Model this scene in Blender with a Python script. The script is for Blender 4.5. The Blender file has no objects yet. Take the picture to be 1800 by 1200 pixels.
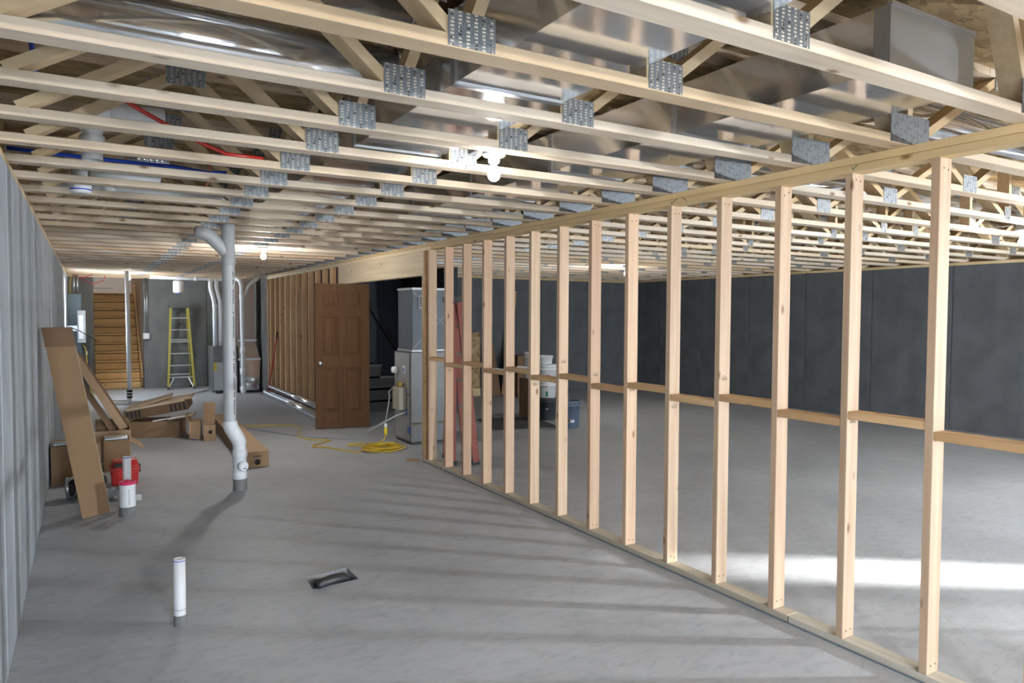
import bpy, bmesh, math, random
from mathutils import Vector, Matrix

scene = bpy.context.scene
col = scene.collection
rng = random.Random(7)

# ------------------------------------------------------------------ camera
YAW, PITCH, ROLL, CZ, F = 0.5367, 0.0383, 0.0046, 1.6083, 1255.86
fwd = Vector((math.sin(YAW) * math.cos(PITCH), math.cos(YAW) * math.cos(PITCH), -math.sin(PITCH)))
rgt = Vector((math.cos(YAW), -math.sin(YAW), 0))
upv = rgt.cross(fwd)
r2 = math.cos(ROLL) * rgt + math.sin(ROLL) * upv
u2 = -math.sin(ROLL) * rgt + math.cos(ROLL) * upv
cam = bpy.data.cameras.new('camera')
cam.sensor_width = 36
cam.lens = F / 1800 * 36
cam.clip_start = 0.02
cam.clip_end = 200
co = bpy.data.objects.new('camera', cam)
col.objects.link(co)
m = Matrix((r2, u2, -fwd)).transposed().to_4x4()
m.translation = Vector((0, 0, CZ))
co.matrix_world = m
scene.camera = co

# ------------------------------------------------------------------ world, sun, exposure
wd = bpy.data.worlds.new('sky')
scene.world = wd
wd.use_nodes = True
bg = wd.node_tree.nodes['Background']
bg.inputs['Color'].default_value = (0.66, 0.81, 1.0, 1)
bg.inputs['Strength'].default_value = 14.5

SUN_DIR = Vector((-0.815, 0.578, -0.235)).normalized()   # low sun through the ajar walk-out door
sl = bpy.data.lights.new('sun', 'SUN')
sl.energy = 75.0
sl.angle = math.radians(3.2)
sl.color = (1.0, 0.97, 0.92)
so = bpy.data.objects.new('sun', sl)
col.objects.link(so)
so.rotation_euler = SUN_DIR.to_track_quat('-Z', 'Y').to_euler()
so.location = (20, -8, 8)

BULB = 100.0             # watts of each bare bulb
scene.view_settings.view_transform = 'Standard'
scene.view_settings.look = 'None'
scene.view_settings.gamma = 1.0
scene.view_settings.use_curve_mapping = False
scene.view_settings.exposure = 0.66
scene.cycles.max_bounces = 7
scene.cycles.diffuse_bounces = 4
scene.cycles.glossy_bounces = 4
scene.cycles.sample_clamp_indirect = 6.0
scene.cycles.use_adaptive_sampling = True
scene.cycles.adaptive_threshold = 0.025
scene.cycles.use_denoising = True
scene.cycles.caustics_reflective = False
scene.cycles.caustics_refractive = False

# ------------------------------------------------------------------ materials
def new_mat(name):
    mt = bpy.data.materials.new(name)
    mt.use_nodes = True
    nt = mt.node_tree
    return mt, nt, nt.nodes['Principled BSDF']

def simple(name, c, rough=0.6, metal=0.0, noise=0.0, scale=20.0, bump=0.0, emit=None, spec=None):
    mt, nt, b = new_mat(name)
    b.inputs['Base Color'].default_value = (*c, 1)
    b.inputs['Roughness'].default_value = rough
    b.inputs['Metallic'].default_value = metal
    if spec is not None:
        b.inputs['Specular IOR Level'].default_value = spec
    if emit:
        b.inputs['Emission Color'].default_value = (*emit[0], 1)
        b.inputs['Emission Strength'].default_value = emit[1]
    if noise or bump:
        tc = nt.nodes.new('ShaderNodeTexCoord')
        n = nt.nodes.new('ShaderNodeTexNoise')
        n.inputs['Scale'].default_value = scale
        n.inputs['Detail'].default_value = 5
        nt.links.new(tc.outputs['Object'], n.inputs['Vector'])
        if noise:
            mx = nt.nodes.new('ShaderNodeMix'); mx.data_type = 'RGBA'
            mx.inputs['A'].default_value = (*[x * (1 - noise) for x in c], 1)
            mx.inputs['B'].default_value = (*[min(1, x * (1 + noise)) for x in c], 1)
            nt.links.new(n.outputs['Fac'], mx.inputs['Factor'])
            nt.links.new(mx.outputs['Result'], b.inputs['Base Color'])
        if bump:
            bp = nt.nodes.new('ShaderNodeBump')
            bp.inputs['Strength'].default_value = bump
            bp.inputs['Distance'].default_value = 0.01
            nt.links.new(n.outputs['Fac'], bp.inputs['Height'])
            nt.links.new(bp.outputs['Normal'], b.inputs['Normal'])
    return mt

def ramp(nt, src, stops):
    r = nt.nodes.new('ShaderNodeValToRGB')
    els = r.color_ramp.elements
    while len(els) < len(stops):
        els.new(0.5)
    for e, (p, c) in zip(els, stops):
        e.position = p
        e.color = (*c, 1)
    nt.links.new(src, r.inputs['Fac'])
    return r

def wood(name, axis, ca, cb, cc, rough=0.62, knots=True, vary=0.12):
    """lumber with grain along axis; colour drifts from board to board, sparse knots"""
    mt, nt, b = new_mat(name)
    N, L = nt.nodes.new, nt.links.new
    tc = N('ShaderNodeTexCoord'); oi = N('ShaderNodeObjectInfo')
    mp = N('ShaderNodeMapping')
    sc = [26.0, 26.0, 26.0]; sc['xyz'.index(axis)] = 1.3
    mp.inputs['Scale'].default_value = sc
    ofs = N('ShaderNodeMath'); ofs.operation = 'MULTIPLY'; ofs.inputs[1].default_value = 37.0
    L(oi.outputs['Random'], ofs.inputs[0])
    L(tc.outputs['Object'], mp.inputs['Vector']); L(ofs.outputs[0], mp.inputs['Location'])
    n1 = N('ShaderNodeTexNoise'); n1.inputs['Scale'].default_value = 1.0; n1.inputs['Detail'].default_value = 4
    L(mp.outputs[0], n1.inputs['Vector'])
    r1 = ramp(nt, n1.outputs['Fac'], [(0.3, ca), (0.7, cb)])
    # board to board drift
    dr = N('ShaderNodeMix'); dr.data_type = 'RGBA'
    L(r1.outputs[0], dr.inputs['A']); dr.inputs['B'].default_value = (*cc, 1)
    mf = N('ShaderNodeMath'); mf.operation = 'POWER'; mf.inputs[1].default_value = 2.0
    L(oi.outputs['Random'], mf.inputs[0])
    mf2 = N('ShaderNodeMath'); mf2.operation = 'MULTIPLY'; mf2.inputs[1].default_value = 0.75
    L(mf.outputs[0], mf2.inputs[0]); L(mf2.outputs[0], dr.inputs['Factor'])
    last = dr.outputs['Result']
    if knots:
        mk = N('ShaderNodeMapping')
        ks = [8.0, 8.0, 8.0]; ks['xyz'.index(axis)] = 3.6
        mk.inputs['Scale'].default_value = ks
        L(tc.outputs['Object'], mk.inputs['Vector']); L(ofs.outputs[0], mk.inputs['Location'])
        vo = N('ShaderNodeTexVoronoi'); vo.inputs['Scale'].default_value = 1.0
        L(mk.outputs[0], vo.inputs['Vector'])
        rk = ramp(nt, vo.outputs['Distance'], [(0.05, (1, 1, 1)), (0.13, (0, 0, 0))])
        km = N('ShaderNodeMix'); km.data_type = 'RGBA'
        L(rk.outputs[0], km.inputs['Factor']); L(last, km.inputs['A'])
        km.inputs['B'].default_value = (ca[0] * 0.45, ca[1] * 0.33, ca[2] * 0.25, 1)
        last = km.outputs['Result']
    hv = N('ShaderNodeHueSaturation')
    va = N('ShaderNodeMapRange'); va.inputs['To Min'].default_value = 1 - vary; va.inputs['To Max'].default_value = 1 + vary
    fr = N('ShaderNodeMath'); fr.operation = 'FRACT'; fr2 = N('ShaderNodeMath'); fr2.operation = 'MULTIPLY'; fr2.inputs[1].default_value = 7.31
    L(oi.outputs['Random'], fr2.inputs[0]); L(fr2.outputs[0], fr.inputs[0]); L(fr.outputs[0], va.inputs['Value'])
    L(va.outputs[0], hv.inputs['Value']); L(last, hv.inputs['Color'])
    L(hv.outputs[0], b.inputs['Base Color'])
    b.inputs['Roughness'].default_value = rough
    b.inputs['Specular IOR Level'].default_value = 0.25
    bp = N('ShaderNodeBump'); bp.inputs['Strength'].default_value = 0.12; bp.inputs['Distance'].default_value = 0.004
    L(n1.outputs['Fac'], bp.inputs['Height']); L(bp.outputs[0], b.inputs['Normal'])
    return mt

SP_A, SP_B, SP_C = (0.64, 0.52, 0.39), (0.80, 0.695, 0.57), (0.68, 0.49, 0.29)
ST_A, ST_B, ST_C = (0.47, 0.325, 0.215), (0.60, 0.445, 0.305), (0.47, 0.275, 0.175)
WX = wood('spruce along x', 'x', SP_A, SP_B, SP_C)
WZ = wood('spruce stud', 'z', ST_A, ST_B, ST_C)
WY = wood('spruce plate', 'y', (0.56, 0.41, 0.21), (0.75, 0.59, 0.36), (0.62, 0.44, 0.22))
WWEB = wood('spruce web', 'x', (0.62, 0.47, 0.28), (0.76, 0.60, 0.40), (0.56, 0.38, 0.18), knots=False)
WBLK = wood('blocking wood', 'y', (0.50, 0.31, 0.15), (0.66, 0.45, 0.25), (0.42, 0.25, 0.12))
WTREAT = wood('weathered bottom plate', 'y', (0.40, 0.365, 0.30), (0.54, 0.50, 0.42), (0.38, 0.33, 0.25))
WPINE = wood('yellow pine boards', 'x', (0.50, 0.30, 0.12), (0.66, 0.44, 0.20), (0.42, 0.24, 0.09))
WLVL = wood('pale header timber', 'y', (0.62, 0.50, 0.34), (0.78, 0.66, 0.48), (0.66, 0.52, 0.34))
WDOOR = wood('dark stained oak', 'z', (0.095, 0.042, 0.015), (0.155, 0.073, 0.027), (0.12, 0.055, 0.02), rough=0.6, knots=False, vary=0.03)
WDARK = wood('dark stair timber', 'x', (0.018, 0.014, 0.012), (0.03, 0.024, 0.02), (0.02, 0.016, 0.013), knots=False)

def osb_mat():
    mt, nt, b = new_mat('oriented strand board')
    N, L = nt.nodes.new, nt.links.new
    tc = N('ShaderNodeTexCoord'); mp = N('ShaderNodeMapping'); mp.inputs['Scale'].default_value = (9, 22, 10)
    L(tc.outputs['Object'], mp.inputs['Vector'])
    v = N('ShaderNodeTexVoronoi'); v.inputs['Scale'].default_value = 1.2; v.inputs['Randomness'].default_value = 1
    n0 = N('ShaderNodeTexNoise'); n0.inputs['Scale'].default_value = 1.4
    L(mp.outputs[0], n0.inputs['Vector'])
    ad = N('ShaderNodeVectorMath'); ad.operation = 'MULTIPLY_ADD'
    ad.inputs[1].default_value = (1.6, 1.6, 1.6)
    L(n0.outputs['Color'], ad.inputs[0]); L(mp.outputs[0], ad.inputs[2]); L(ad.outputs[0], v.inputs['Vector'])
    bw = N('ShaderNodeRGBToBW'); L(v.outputs['Color'], bw.inputs[0])
    r = ramp(nt, bw.outputs[0], [(0.1, (0.20, 0.125, 0.05)), (0.45, (0.36, 0.245, 0.11)), (0.9, (0.50, 0.37, 0.20))])
    L(r.outputs[0], b.inputs['Base Color'])
    b.inputs['Roughness'].default_value = 0.7
    bp = N('ShaderNodeBump'); bp.inputs['Strength'].default_value = 0.2; bp.inputs['Distance'].default_value = 0.004
    L(bw.outputs[0], bp.inputs['Height']); L(bp.outputs[0], b.inputs['Normal'])
    return mt
OSB = osb_mat()

def floor_mat():
    mt, nt, b = new_mat('concrete slab')
    N, L = nt.nodes.new, nt.links.new
    tc = N('ShaderNodeTexCoord')
    n1 = N('ShaderNodeTexNoise'); n1.inputs['Scale'].default_value = 0.9; n1.inputs['Detail'].default_value = 6; n1.inputs['Roughness'].default_value = 0.6
    n2 = N('ShaderNodeTexNoise'); n2.inputs['Scale'].default_value = 9.0; n2.inputs['Detail'].default_value = 8; n2.inputs['Distortion'].default_value = 1.2
    n3 = N('ShaderNodeTexNoise'); n3.inputs['Scale'].default_value = 60.0; n3.inputs['Detail'].default_value = 4
    mp = N('ShaderNodeMapping'); mp.inputs['Scale'].default_value = (1.0, 2.2, 1.0); mp.inputs['Rotation'].default_value = (0, 0, 0.5)
    L(tc.outputs['Object'], mp.inputs['Vector'])
    for n in (n1, n3): L(tc.outputs['Object'], n.inputs['Vector'])
    L(mp.outputs[0], n2.inputs['Vector'])
    r1 = ramp(nt, n1.outputs['Fac'], [(0.3, (0.36, 0.38, 0.405)), (0.7, (0.48, 0.505, 0.535))])
    r2_ = ramp(nt, n2.outputs['Fac'], [(0.28, (0.72, 0.72, 0.73)), (0.5, (1, 1, 1)), (0.75, (1.12, 1.11, 1.1))])
    mx = N('ShaderNodeMix'); mx.data_type = 'RGBA'; mx.blend_type = 'MULTIPLY'; mx.inputs['Factor'].default_value = 0.55
    L(r1.outputs[0], mx.inputs['A']); L(r2_.outputs[0], mx.inputs['B'])
    L(mx.outputs['Result'], b.inputs['Base Color'])
    rr = N('ShaderNodeMapRange'); rr.inputs['To Min'].default_value = 0.38; rr.inputs['To Max'].default_value = 0.62
    L(n1.outputs['Fac'], rr.inputs['Value']); L(rr.outputs[0], b.inputs['Roughness'])
    b.inputs['Specular IOR Level'].default_value = 0.35
    bp = N('ShaderNodeBump'); bp.inputs['Strength'].default_value = 0.18; bp.inputs['Distance'].default_value = 0.006
    ad = N('ShaderNodeMath'); ad.operation = 'ADD'
    L(n2.outputs['Fac'], ad.inputs[0]); L(n3.outputs['Fac'], ad.inputs[1]); L(ad.outputs[0], bp.inputs['Height'])
    L(bp.outputs[0], b.inputs['Normal'])
    return mt
FLOORM = floor_mat()

def concrete(name, a, c, streak=0.35, horiz='y'):
    mt, nt, b = new_mat(name)
    N, L = nt.nodes.new, nt.links.new
    tc = N('ShaderNodeTexCoord'); oi = N('ShaderNodeObjectInfo')
    ofs = N('ShaderNodeMath'); ofs.operation = 'MULTIPLY'; ofs.inputs[1].default_value = 19.0
    L(oi.outputs['Random'], ofs.inputs[0])
    mp = N('ShaderNodeMapping'); mp.inputs['Scale'].default_value = (4.5, 4.5, 0.22)
    L(tc.outputs['Object'], mp.inputs['Vector']); L(ofs.outputs[0], mp.inputs['Location'])
    n1 = N('ShaderNodeTexNoise'); n1.inputs['Scale'].default_value = 1.0; n1.inputs['Detail'].default_value = 5
    L(mp.outputs[0], n1.inputs['Vector'])
    n2 = N('ShaderNodeTexNoise'); n2.inputs['Scale'].default_value = 3.0; n2.inputs['Detail'].default_value = 8
    L(tc.outputs['Object'], n2.inputs['Vector'])
    r1 = ramp(nt, n1.outputs['Fac'], [(0.15, a), (0.85, c)])
    r2_ = ramp(nt, n2.outputs['Fac'], [(0.3, (1 - streak,) * 3), (0.65, (1, 1, 1))])
    mx = N('ShaderNodeMix'); mx.data_type = 'RGBA'; mx.blend_type = 'MULTIPLY'; mx.inputs['Factor'].default_value = 0.8
    L(r1.outputs[0], mx.inputs['A']); L(r2_.outputs[0], mx.inputs['B']); L(mx.outputs['Result'], b.inputs['Base Color'])
    b.inputs['Roughness'].default_value = 0.8
    b.inputs['Specular IOR Level'].default_value = 0.25
    bp = N('ShaderNodeBump'); bp.inputs['Strength'].default_value = 0.03; bp.inputs['Distance'].default_value = 0.008
    L(n1.outputs['Fac'], bp.inputs['Height']); L(bp.outputs[0], b.inputs['Normal'])
    return mt
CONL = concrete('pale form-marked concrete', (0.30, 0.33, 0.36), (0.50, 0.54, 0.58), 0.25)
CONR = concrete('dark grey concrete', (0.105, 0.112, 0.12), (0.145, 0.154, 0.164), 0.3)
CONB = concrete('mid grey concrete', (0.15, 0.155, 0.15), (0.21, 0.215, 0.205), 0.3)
CONJ = simple('joint shadow grey', (0.10, 0.105, 0.11), 0.9)

def plate_mat(name, px, pz, base, lo, hi):
    mt, nt, b = new_mat(name)
    N, L = nt.nodes.new, nt.links.new
    tc = N('ShaderNodeTexCoord'); sx = N('ShaderNodeSeparateXYZ')
    L(tc.outputs['Object'], sx.inputs[0])
    def wave(src, period, lo, hi):
        d = N('ShaderNodeMath'); d.operation = 'DIVIDE'; d.inputs[1].default_value = period; L(src, d.inputs[0])
        f = N('ShaderNodeMath'); f.operation = 'FRACT'; L(d.outputs[0], f.inputs[0])
        g = N('ShaderNodeMath'); g.operation = 'GREATER_THAN'; g.inputs[1].default_value = lo; L(f.outputs[0], g.inputs[0])
        h = N('ShaderNodeMath'); h.operation = 'LESS_THAN'; h.inputs[1].default_value = hi; L(f.outputs[0], h.inputs[0])
        k = N('ShaderNodeMath'); k.operation = 'MULTIPLY'; L(g.outputs[0], k.inputs[0]); L(h.outputs[0], k.inputs[1])
        return k.outputs[0]
    a = wave(sx.outputs['X'], px, 0.28, 0.72)
    c = wave(sx.outputs['Z'], pz, 0.25, 0.75)
    k = N('ShaderNodeMath'); k.operation = 'MULTIPLY'; L(a, k.inputs[0]); L(c, k.inputs[1])
    n = N('ShaderNodeTexNoise'); n.inputs['Scale'].default_value = 45.0
    L(tc.outputs['Object'], n.inputs['Vector'])
    r = ramp(nt, n.outputs['Fac'], [(0.40, lo), (0.50, hi)])
    mx = N('ShaderNodeMix'); mx.data_type = 'RGBA'
    L(k.outputs[0], mx.inputs['Factor']); mx.inputs['A'].default_value = (*base, 1); L(r.outputs[0], mx.inputs['B'])
    L(mx.outputs['Result'], b.inputs['Base Color'])
    mm = N('ShaderNodeMapRange'); mm.inputs['To Min'].default_value = 0.75; mm.inputs['To Max'].default_value = 0.0
    L(k.outputs[0], mm.inputs['Value']); L(mm.outputs[0], b.inputs['Metallic'])
    b.inputs['Roughness'].default_value = 0.42
    bp = N('ShaderNodeBump'); bp.inputs['Strength'].default_value = 0.6; bp.inputs['Distance'].default_value = 0.003; bp.invert = True
    L(k.outputs[0], bp.inputs['Height']); L(bp.outputs[0], b.inputs['Normal'])
    return mt
PLATE = plate_mat('punched truss plate', 0.0254, 0.0105, (0.30, 0.33, 0.36), (0.06, 0.055, 0.05), (0.70, 0.65, 0.55))
PLATE2 = plate_mat('fine punched splice plate', 0.0125, 0.0085, (0.17, 0.185, 0.20), (0.03, 0.03, 0.03), (0.33, 0.34, 0.34))

def galv(name, c=(0.60, 0.62, 0.64), rough=0.2):
    mt, nt, b = new_mat(name)
    N, L = nt.nodes.new, nt.links.new
    tc = N('ShaderNodeTexCoord')
    n = N('ShaderNodeTexNoise'); n.inputs['Scale'].default_value = 6.0; n.inputs['Detail'].default_value = 3
    L(tc.outputs['Object'], n.inputs['Vector'])
    rr = N('ShaderNodeMapRange'); rr.inputs['To Min'].default_value = rough * 0.6; rr.inputs['To Max'].default_value = rough * 1.5
    L(n.outputs['Fac'], rr.inputs['Value']); L(rr.outputs[0], b.inputs['Roughness'])
    b.inputs['Base Color'].default_value = (*c, 1); b.inputs['Metallic'].default_value = 0.82
    bp = N('ShaderNodeBump'); bp.inputs['Strength'].default_value = 0.06; bp.inputs['Distance'].default_value = 0.02
    L(n.outputs['Fac'], bp.inputs['Height']); L(bp.outputs[0], b.inputs['Normal'])
    return mt
GALV = galv('galvanised sheet', (0.84, 0.85, 0.86), 0.11)
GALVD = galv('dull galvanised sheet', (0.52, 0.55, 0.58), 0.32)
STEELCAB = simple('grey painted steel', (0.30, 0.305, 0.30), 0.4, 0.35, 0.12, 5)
STEELDK = simple('dark and shaded grey steel', (0.13, 0.13, 0.13), 0.45, 0.3, 0.15, 5)
PVC = simple('white pvc', (0.84, 0.85, 0.86), 0.4, 0, 0.04, 8)
PVCG = simple('greyish pvc', (0.55, 0.56, 0.57), 0.35, 0, 0.06, 8)
PVCDUSTY = simple('cement stained pvc', (0.20, 0.20, 0.20), 0.8, 0, 0.3, 30, 0.3)
BLACK = simple('black rubber', (0.012, 0.012, 0.013), 0.5)
BLACKP = simple('black plastic pipe', (0.022, 0.023, 0.026), 0.4)
CARD = simple('brown cardboard', (0.27, 0.165, 0.085), 0.75, 0, 0.10, 6)
CARDL = simple('pale cardboard', (0.42, 0.28, 0.165), 0.75, 0, 0.10, 6)
CARDD = simple('dark cardboard', (0.17, 0.10, 0.052), 0.75, 0, 0.15, 6)
CARDIN = simple('cut cardboard edge', (0.50, 0.38, 0.25), 0.8)
REDP = simple('red plastic', (0.50, 0.022, 0.018), 0.35)
REDD = simple('dark red plastic', (0.22, 0.012, 0.012), 0.4)
PINK = simple('pink plastic', (0.75, 0.03, 0.13), 0.4)
YEL = simple('yellow fibreglass', (0.42, 0.35, 0.06), 0.55)
YELC = simple('yellow cable', (0.62, 0.42, 0.03), 0.5)
ORANGE = simple('orange fibreglass', (0.25, 0.055, 0.032), 0.55, 0, 0.15, 9)
ALU = simple('aluminium', (0.62, 0.63, 0.64), 0.35, 0.9)
ALUD = simple('dull aluminium tread', (0.42, 0.42, 0.40), 0.5, 0.6)
WHITE = simple('white paint', (0.80, 0.80, 0.80), 0.5)
BLUE = simple('blue pex', (0.01, 0.05, 0.42), 0.35)
RED = simple('red pex', (0.50, 0.025, 0.015), 0.35)
COPPER = simple('copper', (0.72, 0.32, 0.20), 0.3, 1.0)
BKTG = simple('dark grey bucket plastic', (0.040, 0.046, 0.055), 0.4)
BKTB = simple('blue grey bucket plastic', (0.085, 0.115, 0.165), 0.4)
BKTW = simple('white bucket plastic', (0.66, 0.67, 0.66), 0.4)
GREENINK = simple('green ink', (0.01, 0.16, 0.06), 0.5)
REDINK = simple('red ink', (0.52, 0.03, 0.04), 0.5)
YELINK = simple('yellow ink', (0.60, 0.42, 0.03), 0.5)
INK = simple('black ink', (0.02, 0.02, 0.025), 0.6)
BLUEINK = simple('blue ink', (0.02, 0.04, 0.55), 0.5)
PAPER = simple('white paper', (0.82, 0.82, 0.84), 0.7)
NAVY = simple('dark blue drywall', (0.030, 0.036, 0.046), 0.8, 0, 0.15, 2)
FOAM = simple('grey blue sill foam', (0.16, 0.20, 0.24), 0.8)
CABLE = simple('grey cable', (0.33, 0.34, 0.35), 0.5)
CABLED = simple('dark cable', (0.03, 0.03, 0.03), 0.5)
PANEL = simple('blue grey enamel', (0.085, 0.115, 0.13), 0.4, 0.2)
DIRT = simple('dark gravel', (0.07, 0.065, 0.06), 0.95, 0, 0.5, 40, 0.8)
SAW = simple('sawdust', (0.36, 0.24, 0.13), 0.95, 0, 0.3, 60, 0.6)
BULBM = simple('lit bulb glass', (1, 1, 1), 0.3, emit=((1.0, 0.965, 0.92), 40.0))
CERAMIC = simple('white ceramic', (0.85, 0.85, 0.85), 0.3)
def glass():
    mt, nt, b = new_mat('window glass')
    b.inputs['Base Color'].default_value = (1, 1, 1, 1)
    b.inputs['Roughness'].default_value = 0.0
    b.inputs['Alpha'].default_value = 0.12
    return mt
GLASS = glass()

# ------------------------------------------------------------------ mesh helpers
WL = {}     # world location of each object (no object rotations are used)

class MB:
    def __init__(s):
        s.v, s.f, s.sm = [], [], []
    def _add(s, vs, fs, smooth=False):
        o = len(s.v)
        s.v += [Vector(p) for p in vs]
        s.f += [[i + o for i in f] for f in fs]
        s.sm += [smooth] * len(fs)
        return s
    def box(s, x0, x1, y0, y1, z0, z1):
        return s._add([(x0, y0, z0), (x1, y0, z0), (x1, y1, z0), (x0, y1, z0), (x0, y0, z1), (x1, y0, z1), (x1, y1, z1), (x0, y1, z1)],
                      [(0, 3, 2, 1), (4, 5, 6, 7), (0, 1, 5, 4), (1, 2, 6, 5), (2, 3, 7, 6), (3, 0, 4, 7)])
    def cham(s, x0, x1, y0, y1, z0, z1, c=0.003):
        """box with chamfered long edges on every side"""
        bm = bmesh.new()
        bmesh.ops.create_cube(bm, size=1)
        for v in bm.verts:
            v.co = ((x0 + x1) / 2 + v.co.x * (x1 - x0), (y0 + y1) / 2 + v.co.y * (y1 - y0), (z0 + z1) / 2 + v.co.z * (z1 - z0))
        bmesh.ops.bevel(bm, geom=list(bm.edges), offset=c, segments=1, affect='EDGES')
        bm.verts.index_update()
        s._add([v.co.copy() for v in bm.verts], [[v.index for v in f.verts] for f in bm.faces])
        bm.free()
        return s
    def hexa(s, pts):   # 8 points like box order
        return s._add(pts, [(0, 3, 2, 1), (4, 5, 6, 7), (0, 1, 5, 4), (1, 2, 6, 5), (2, 3, 7, 6), (3, 0, 4, 7)])
    def beam(s, a, b, w, h, side=None):
        """rectangular bar from a to b; w along side, h along the third axis"""
        a, b = Vector(a), Vector(b)
        d = (b - a).normalized()
        sd = Vector(side) if side else Vector((0, 0, 1)).cross(d)
        if sd.length < 1e-5: sd = Vector((1, 0, 0))
        sd = (sd - d * sd.dot(d)).normalized()
        t = d.cross(sd)
        P = []
        for e in (a, b):
            P += [e - sd * w / 2 - t * h / 2, e + sd * w / 2 - t * h / 2, e + sd * w / 2 + t * h / 2, e - sd * w / 2 + t * h / 2]
        return s.hexa(P)
    def sweep(s, pts, r, seg=12, cap=True, rads=None):
        pts = [Vector(p) for p in pts]
        n = len(pts)
        d0 = (pts[1] - pts[0]).normalized()
        ref = Vector((0, 0, 1)) if abs(d0.z) < 0.9 else Vector((1, 0, 0))
        nrm = (ref - d0 * ref.dot(d0)).normalized()
        vs = []
        for i in range(n):
            if i == 0: d = pts[1] - pts[0]
            elif i == n - 1: d = pts[-1] - pts[-2]
            else: d = (pts[i + 1] - pts[i]).normalized() + (pts[i] - pts[i - 1]).normalized()
            d.normalize()
            nrm = (nrm - d * nrm.dot(d)).normalized()
            bi = d.cross(nrm)
            rr = rads[i] if rads else r
            for k in range(seg):
                a = 2 * math.pi * k / seg
                vs.append(pts[i] + (nrm * math.cos(a) + bi * math.sin(a)) * rr)
        fs = []
        for i in range(n - 1):
            for k in range(seg):
                k2 = (k + 1) % seg
                fs.append((i * seg + k, i * seg + k2, (i + 1) * seg + k2, (i + 1) * seg + k))
        s._add(vs, fs, True)
        if cap:
            o = len(s.v) - len(vs)
            s.f.append([o + k for k in reversed(range(seg))]); s.sm.append(False)
            s.f.append([o + (n - 1) * seg + k for k in range(seg)]); s.sm.append(False)
        return s
    def lathe(s, c, prof, seg=20, axis='z'):
        """prof: (radius, height) pairs about a vertical axis at c; open ends are closed when radius 0"""
        c = Vector(c)
        vs, fs = [], []
        for r, h in prof:
            for k in range(seg):
                a = 2 * math.pi * k / seg
                p = (r * math.cos(a), r * math.sin(a), h)
                if axis == 'x': p = (p[2], p[0], p[1])
                if axis == 'y': p = (p[0], p[2], p[1])
                vs.append(c + Vector(p))
        for i in range(len(prof) - 1):
            for k in range(seg):
                k2 = (k + 1) % seg
                q = (i * seg + k, i * seg + k2, (i + 1) * seg + k2, (i + 1) * seg + k)
                fs.append(q if axis != 'y' else q[::-1])
        return s._add(vs, fs, True)
    def rot(s, pivot, ang, axis='Z'):
        M = Matrix.Rotation(ang, 3, axis); p = Vector(pivot)
        s.v = [p + M @ (v - p) for v in s.v]
        return s
    def build(s, name, mat, parent=None, bevel=0.0):
        lo = Vector([min(v[i] for v in s.v) for i in range(3)])
        hi = Vector([max(v[i] for v in s.v) for i in range(3)])
        c = (lo + hi) / 2
        me = bpy.data.meshes.new(name)
        me.from_pydata([v - c for v in s.v], [], s.f)
        me.polygons.foreach_set('use_smooth', s.sm)
        me.materials.append(mat)
        me.update()
        o = bpy.data.objects.new(name, me)
        col.objects.link(o)
        WL[o] = c
        if parent is not None:
            o.parent = parent
            o.location = c - WL[parent]
        else:
            o.location = c
        if bevel:
            md = o.modifiers.new('edge', 'BEVEL'); md.width = bevel; md.segments = 2; md.limit_method = 'ANGLE'
        return o

def tag(o, label=None, cat=None, group=None, kind=None):
    if label: o['label'] = label
    if cat: o['category'] = cat
    if group: o['group'] = group
    if kind: o['kind'] = kind
    return o
def thing(name, loc, label, cat, group=None):
    o = bpy.data.objects.new(name, None)
    o.empty_display_size = 0.1
    col.objects.link(o)
    o.location = loc
    WL[o] = Vector(loc)
    return tag(o, label, cat, group)
def struct(o):
    o['kind'] = 'structure'
    return o
def arc(c, r, a0, a1, u, v, n=8):
    c, u, v = Vector(c), Vector(u), Vector(v)
    return [c + u * r * math.cos(a0 + (a1 - a0) * i / n) + v * r * math.sin(a0 + (a1 - a0) * i / n) for i in range(n + 1)]
ORD = 'first second third fourth fifth sixth seventh eighth ninth tenth eleventh twelfth thirteenth fourteenth fifteenth sixteenth seventeenth eighteenth nineteenth twentieth'.split()
def ordinal(n):
    if n <= 20: return ORD[n - 1]
    return {2: 'twenty', 3: 'thirty', 4: 'forty'}[n // 10] + '-' + ORD[n % 10 - 1] if n % 10 else {3: 'thirtieth', 4: 'fortieth'}[n // 10]

# ------------------------------------------------------------------ dimensions
H = 2.3611               # underside of the trusses
XS = 3.1296              # near face of the stud wall
XL = -0.3228             # left wall face
XR = 10.55               # right wall face
YB2 = 12.56              # back wall of the big room
YB = 16.9                # back wall of the corridor
YN = -2.7                # wall behind the camera
TOPZ = H + 0.457         # top of trusses

# ------------------------------------------------------------------ floor with drain pit
hole = [(1.109, 4.124), (1.391, 4.148), (1.392, 4.372), (1.119, 4.326)]
out = [(-0.6, -3.2), (11.0, -3.2), (11.0, 21.5), (-0.6, 21.5)]
b = MB()
vs = [(x, y, 0) for x, y in out] + [(x, y, 0) for x, y in hole] + [(x, y, -0.2) for x, y in hole]
b._add(vs, [(0, 1, 5, 4), (1, 2, 6, 5), (2, 3, 7, 6), (3, 0, 4, 7), (4, 5, 9, 8), (5, 6, 10, 9), (6, 7, 11, 10), (7, 4, 8, 11)])
floor = struct(b.build('floor', FLOORM))
MB().box(1.05, 1.45, 4.07, 4.42, -0.22, -0.16).build('pit_bottom', DIRT, floor)
o = MB().sweep([(1.13, 4.135, 0.004), (1.17, 4.145, 0.016), (1.24, 4.165, 0.018), (1.31, 4.195, 0.006), (1.35, 4.225, -0.03), (1.37, 4.26, -0.08)], 0.032, 14).build('drain_pipe', BLACKP)
tag(o, 'black plastic pipe lying in the small floor pit', 'pipe')

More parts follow.
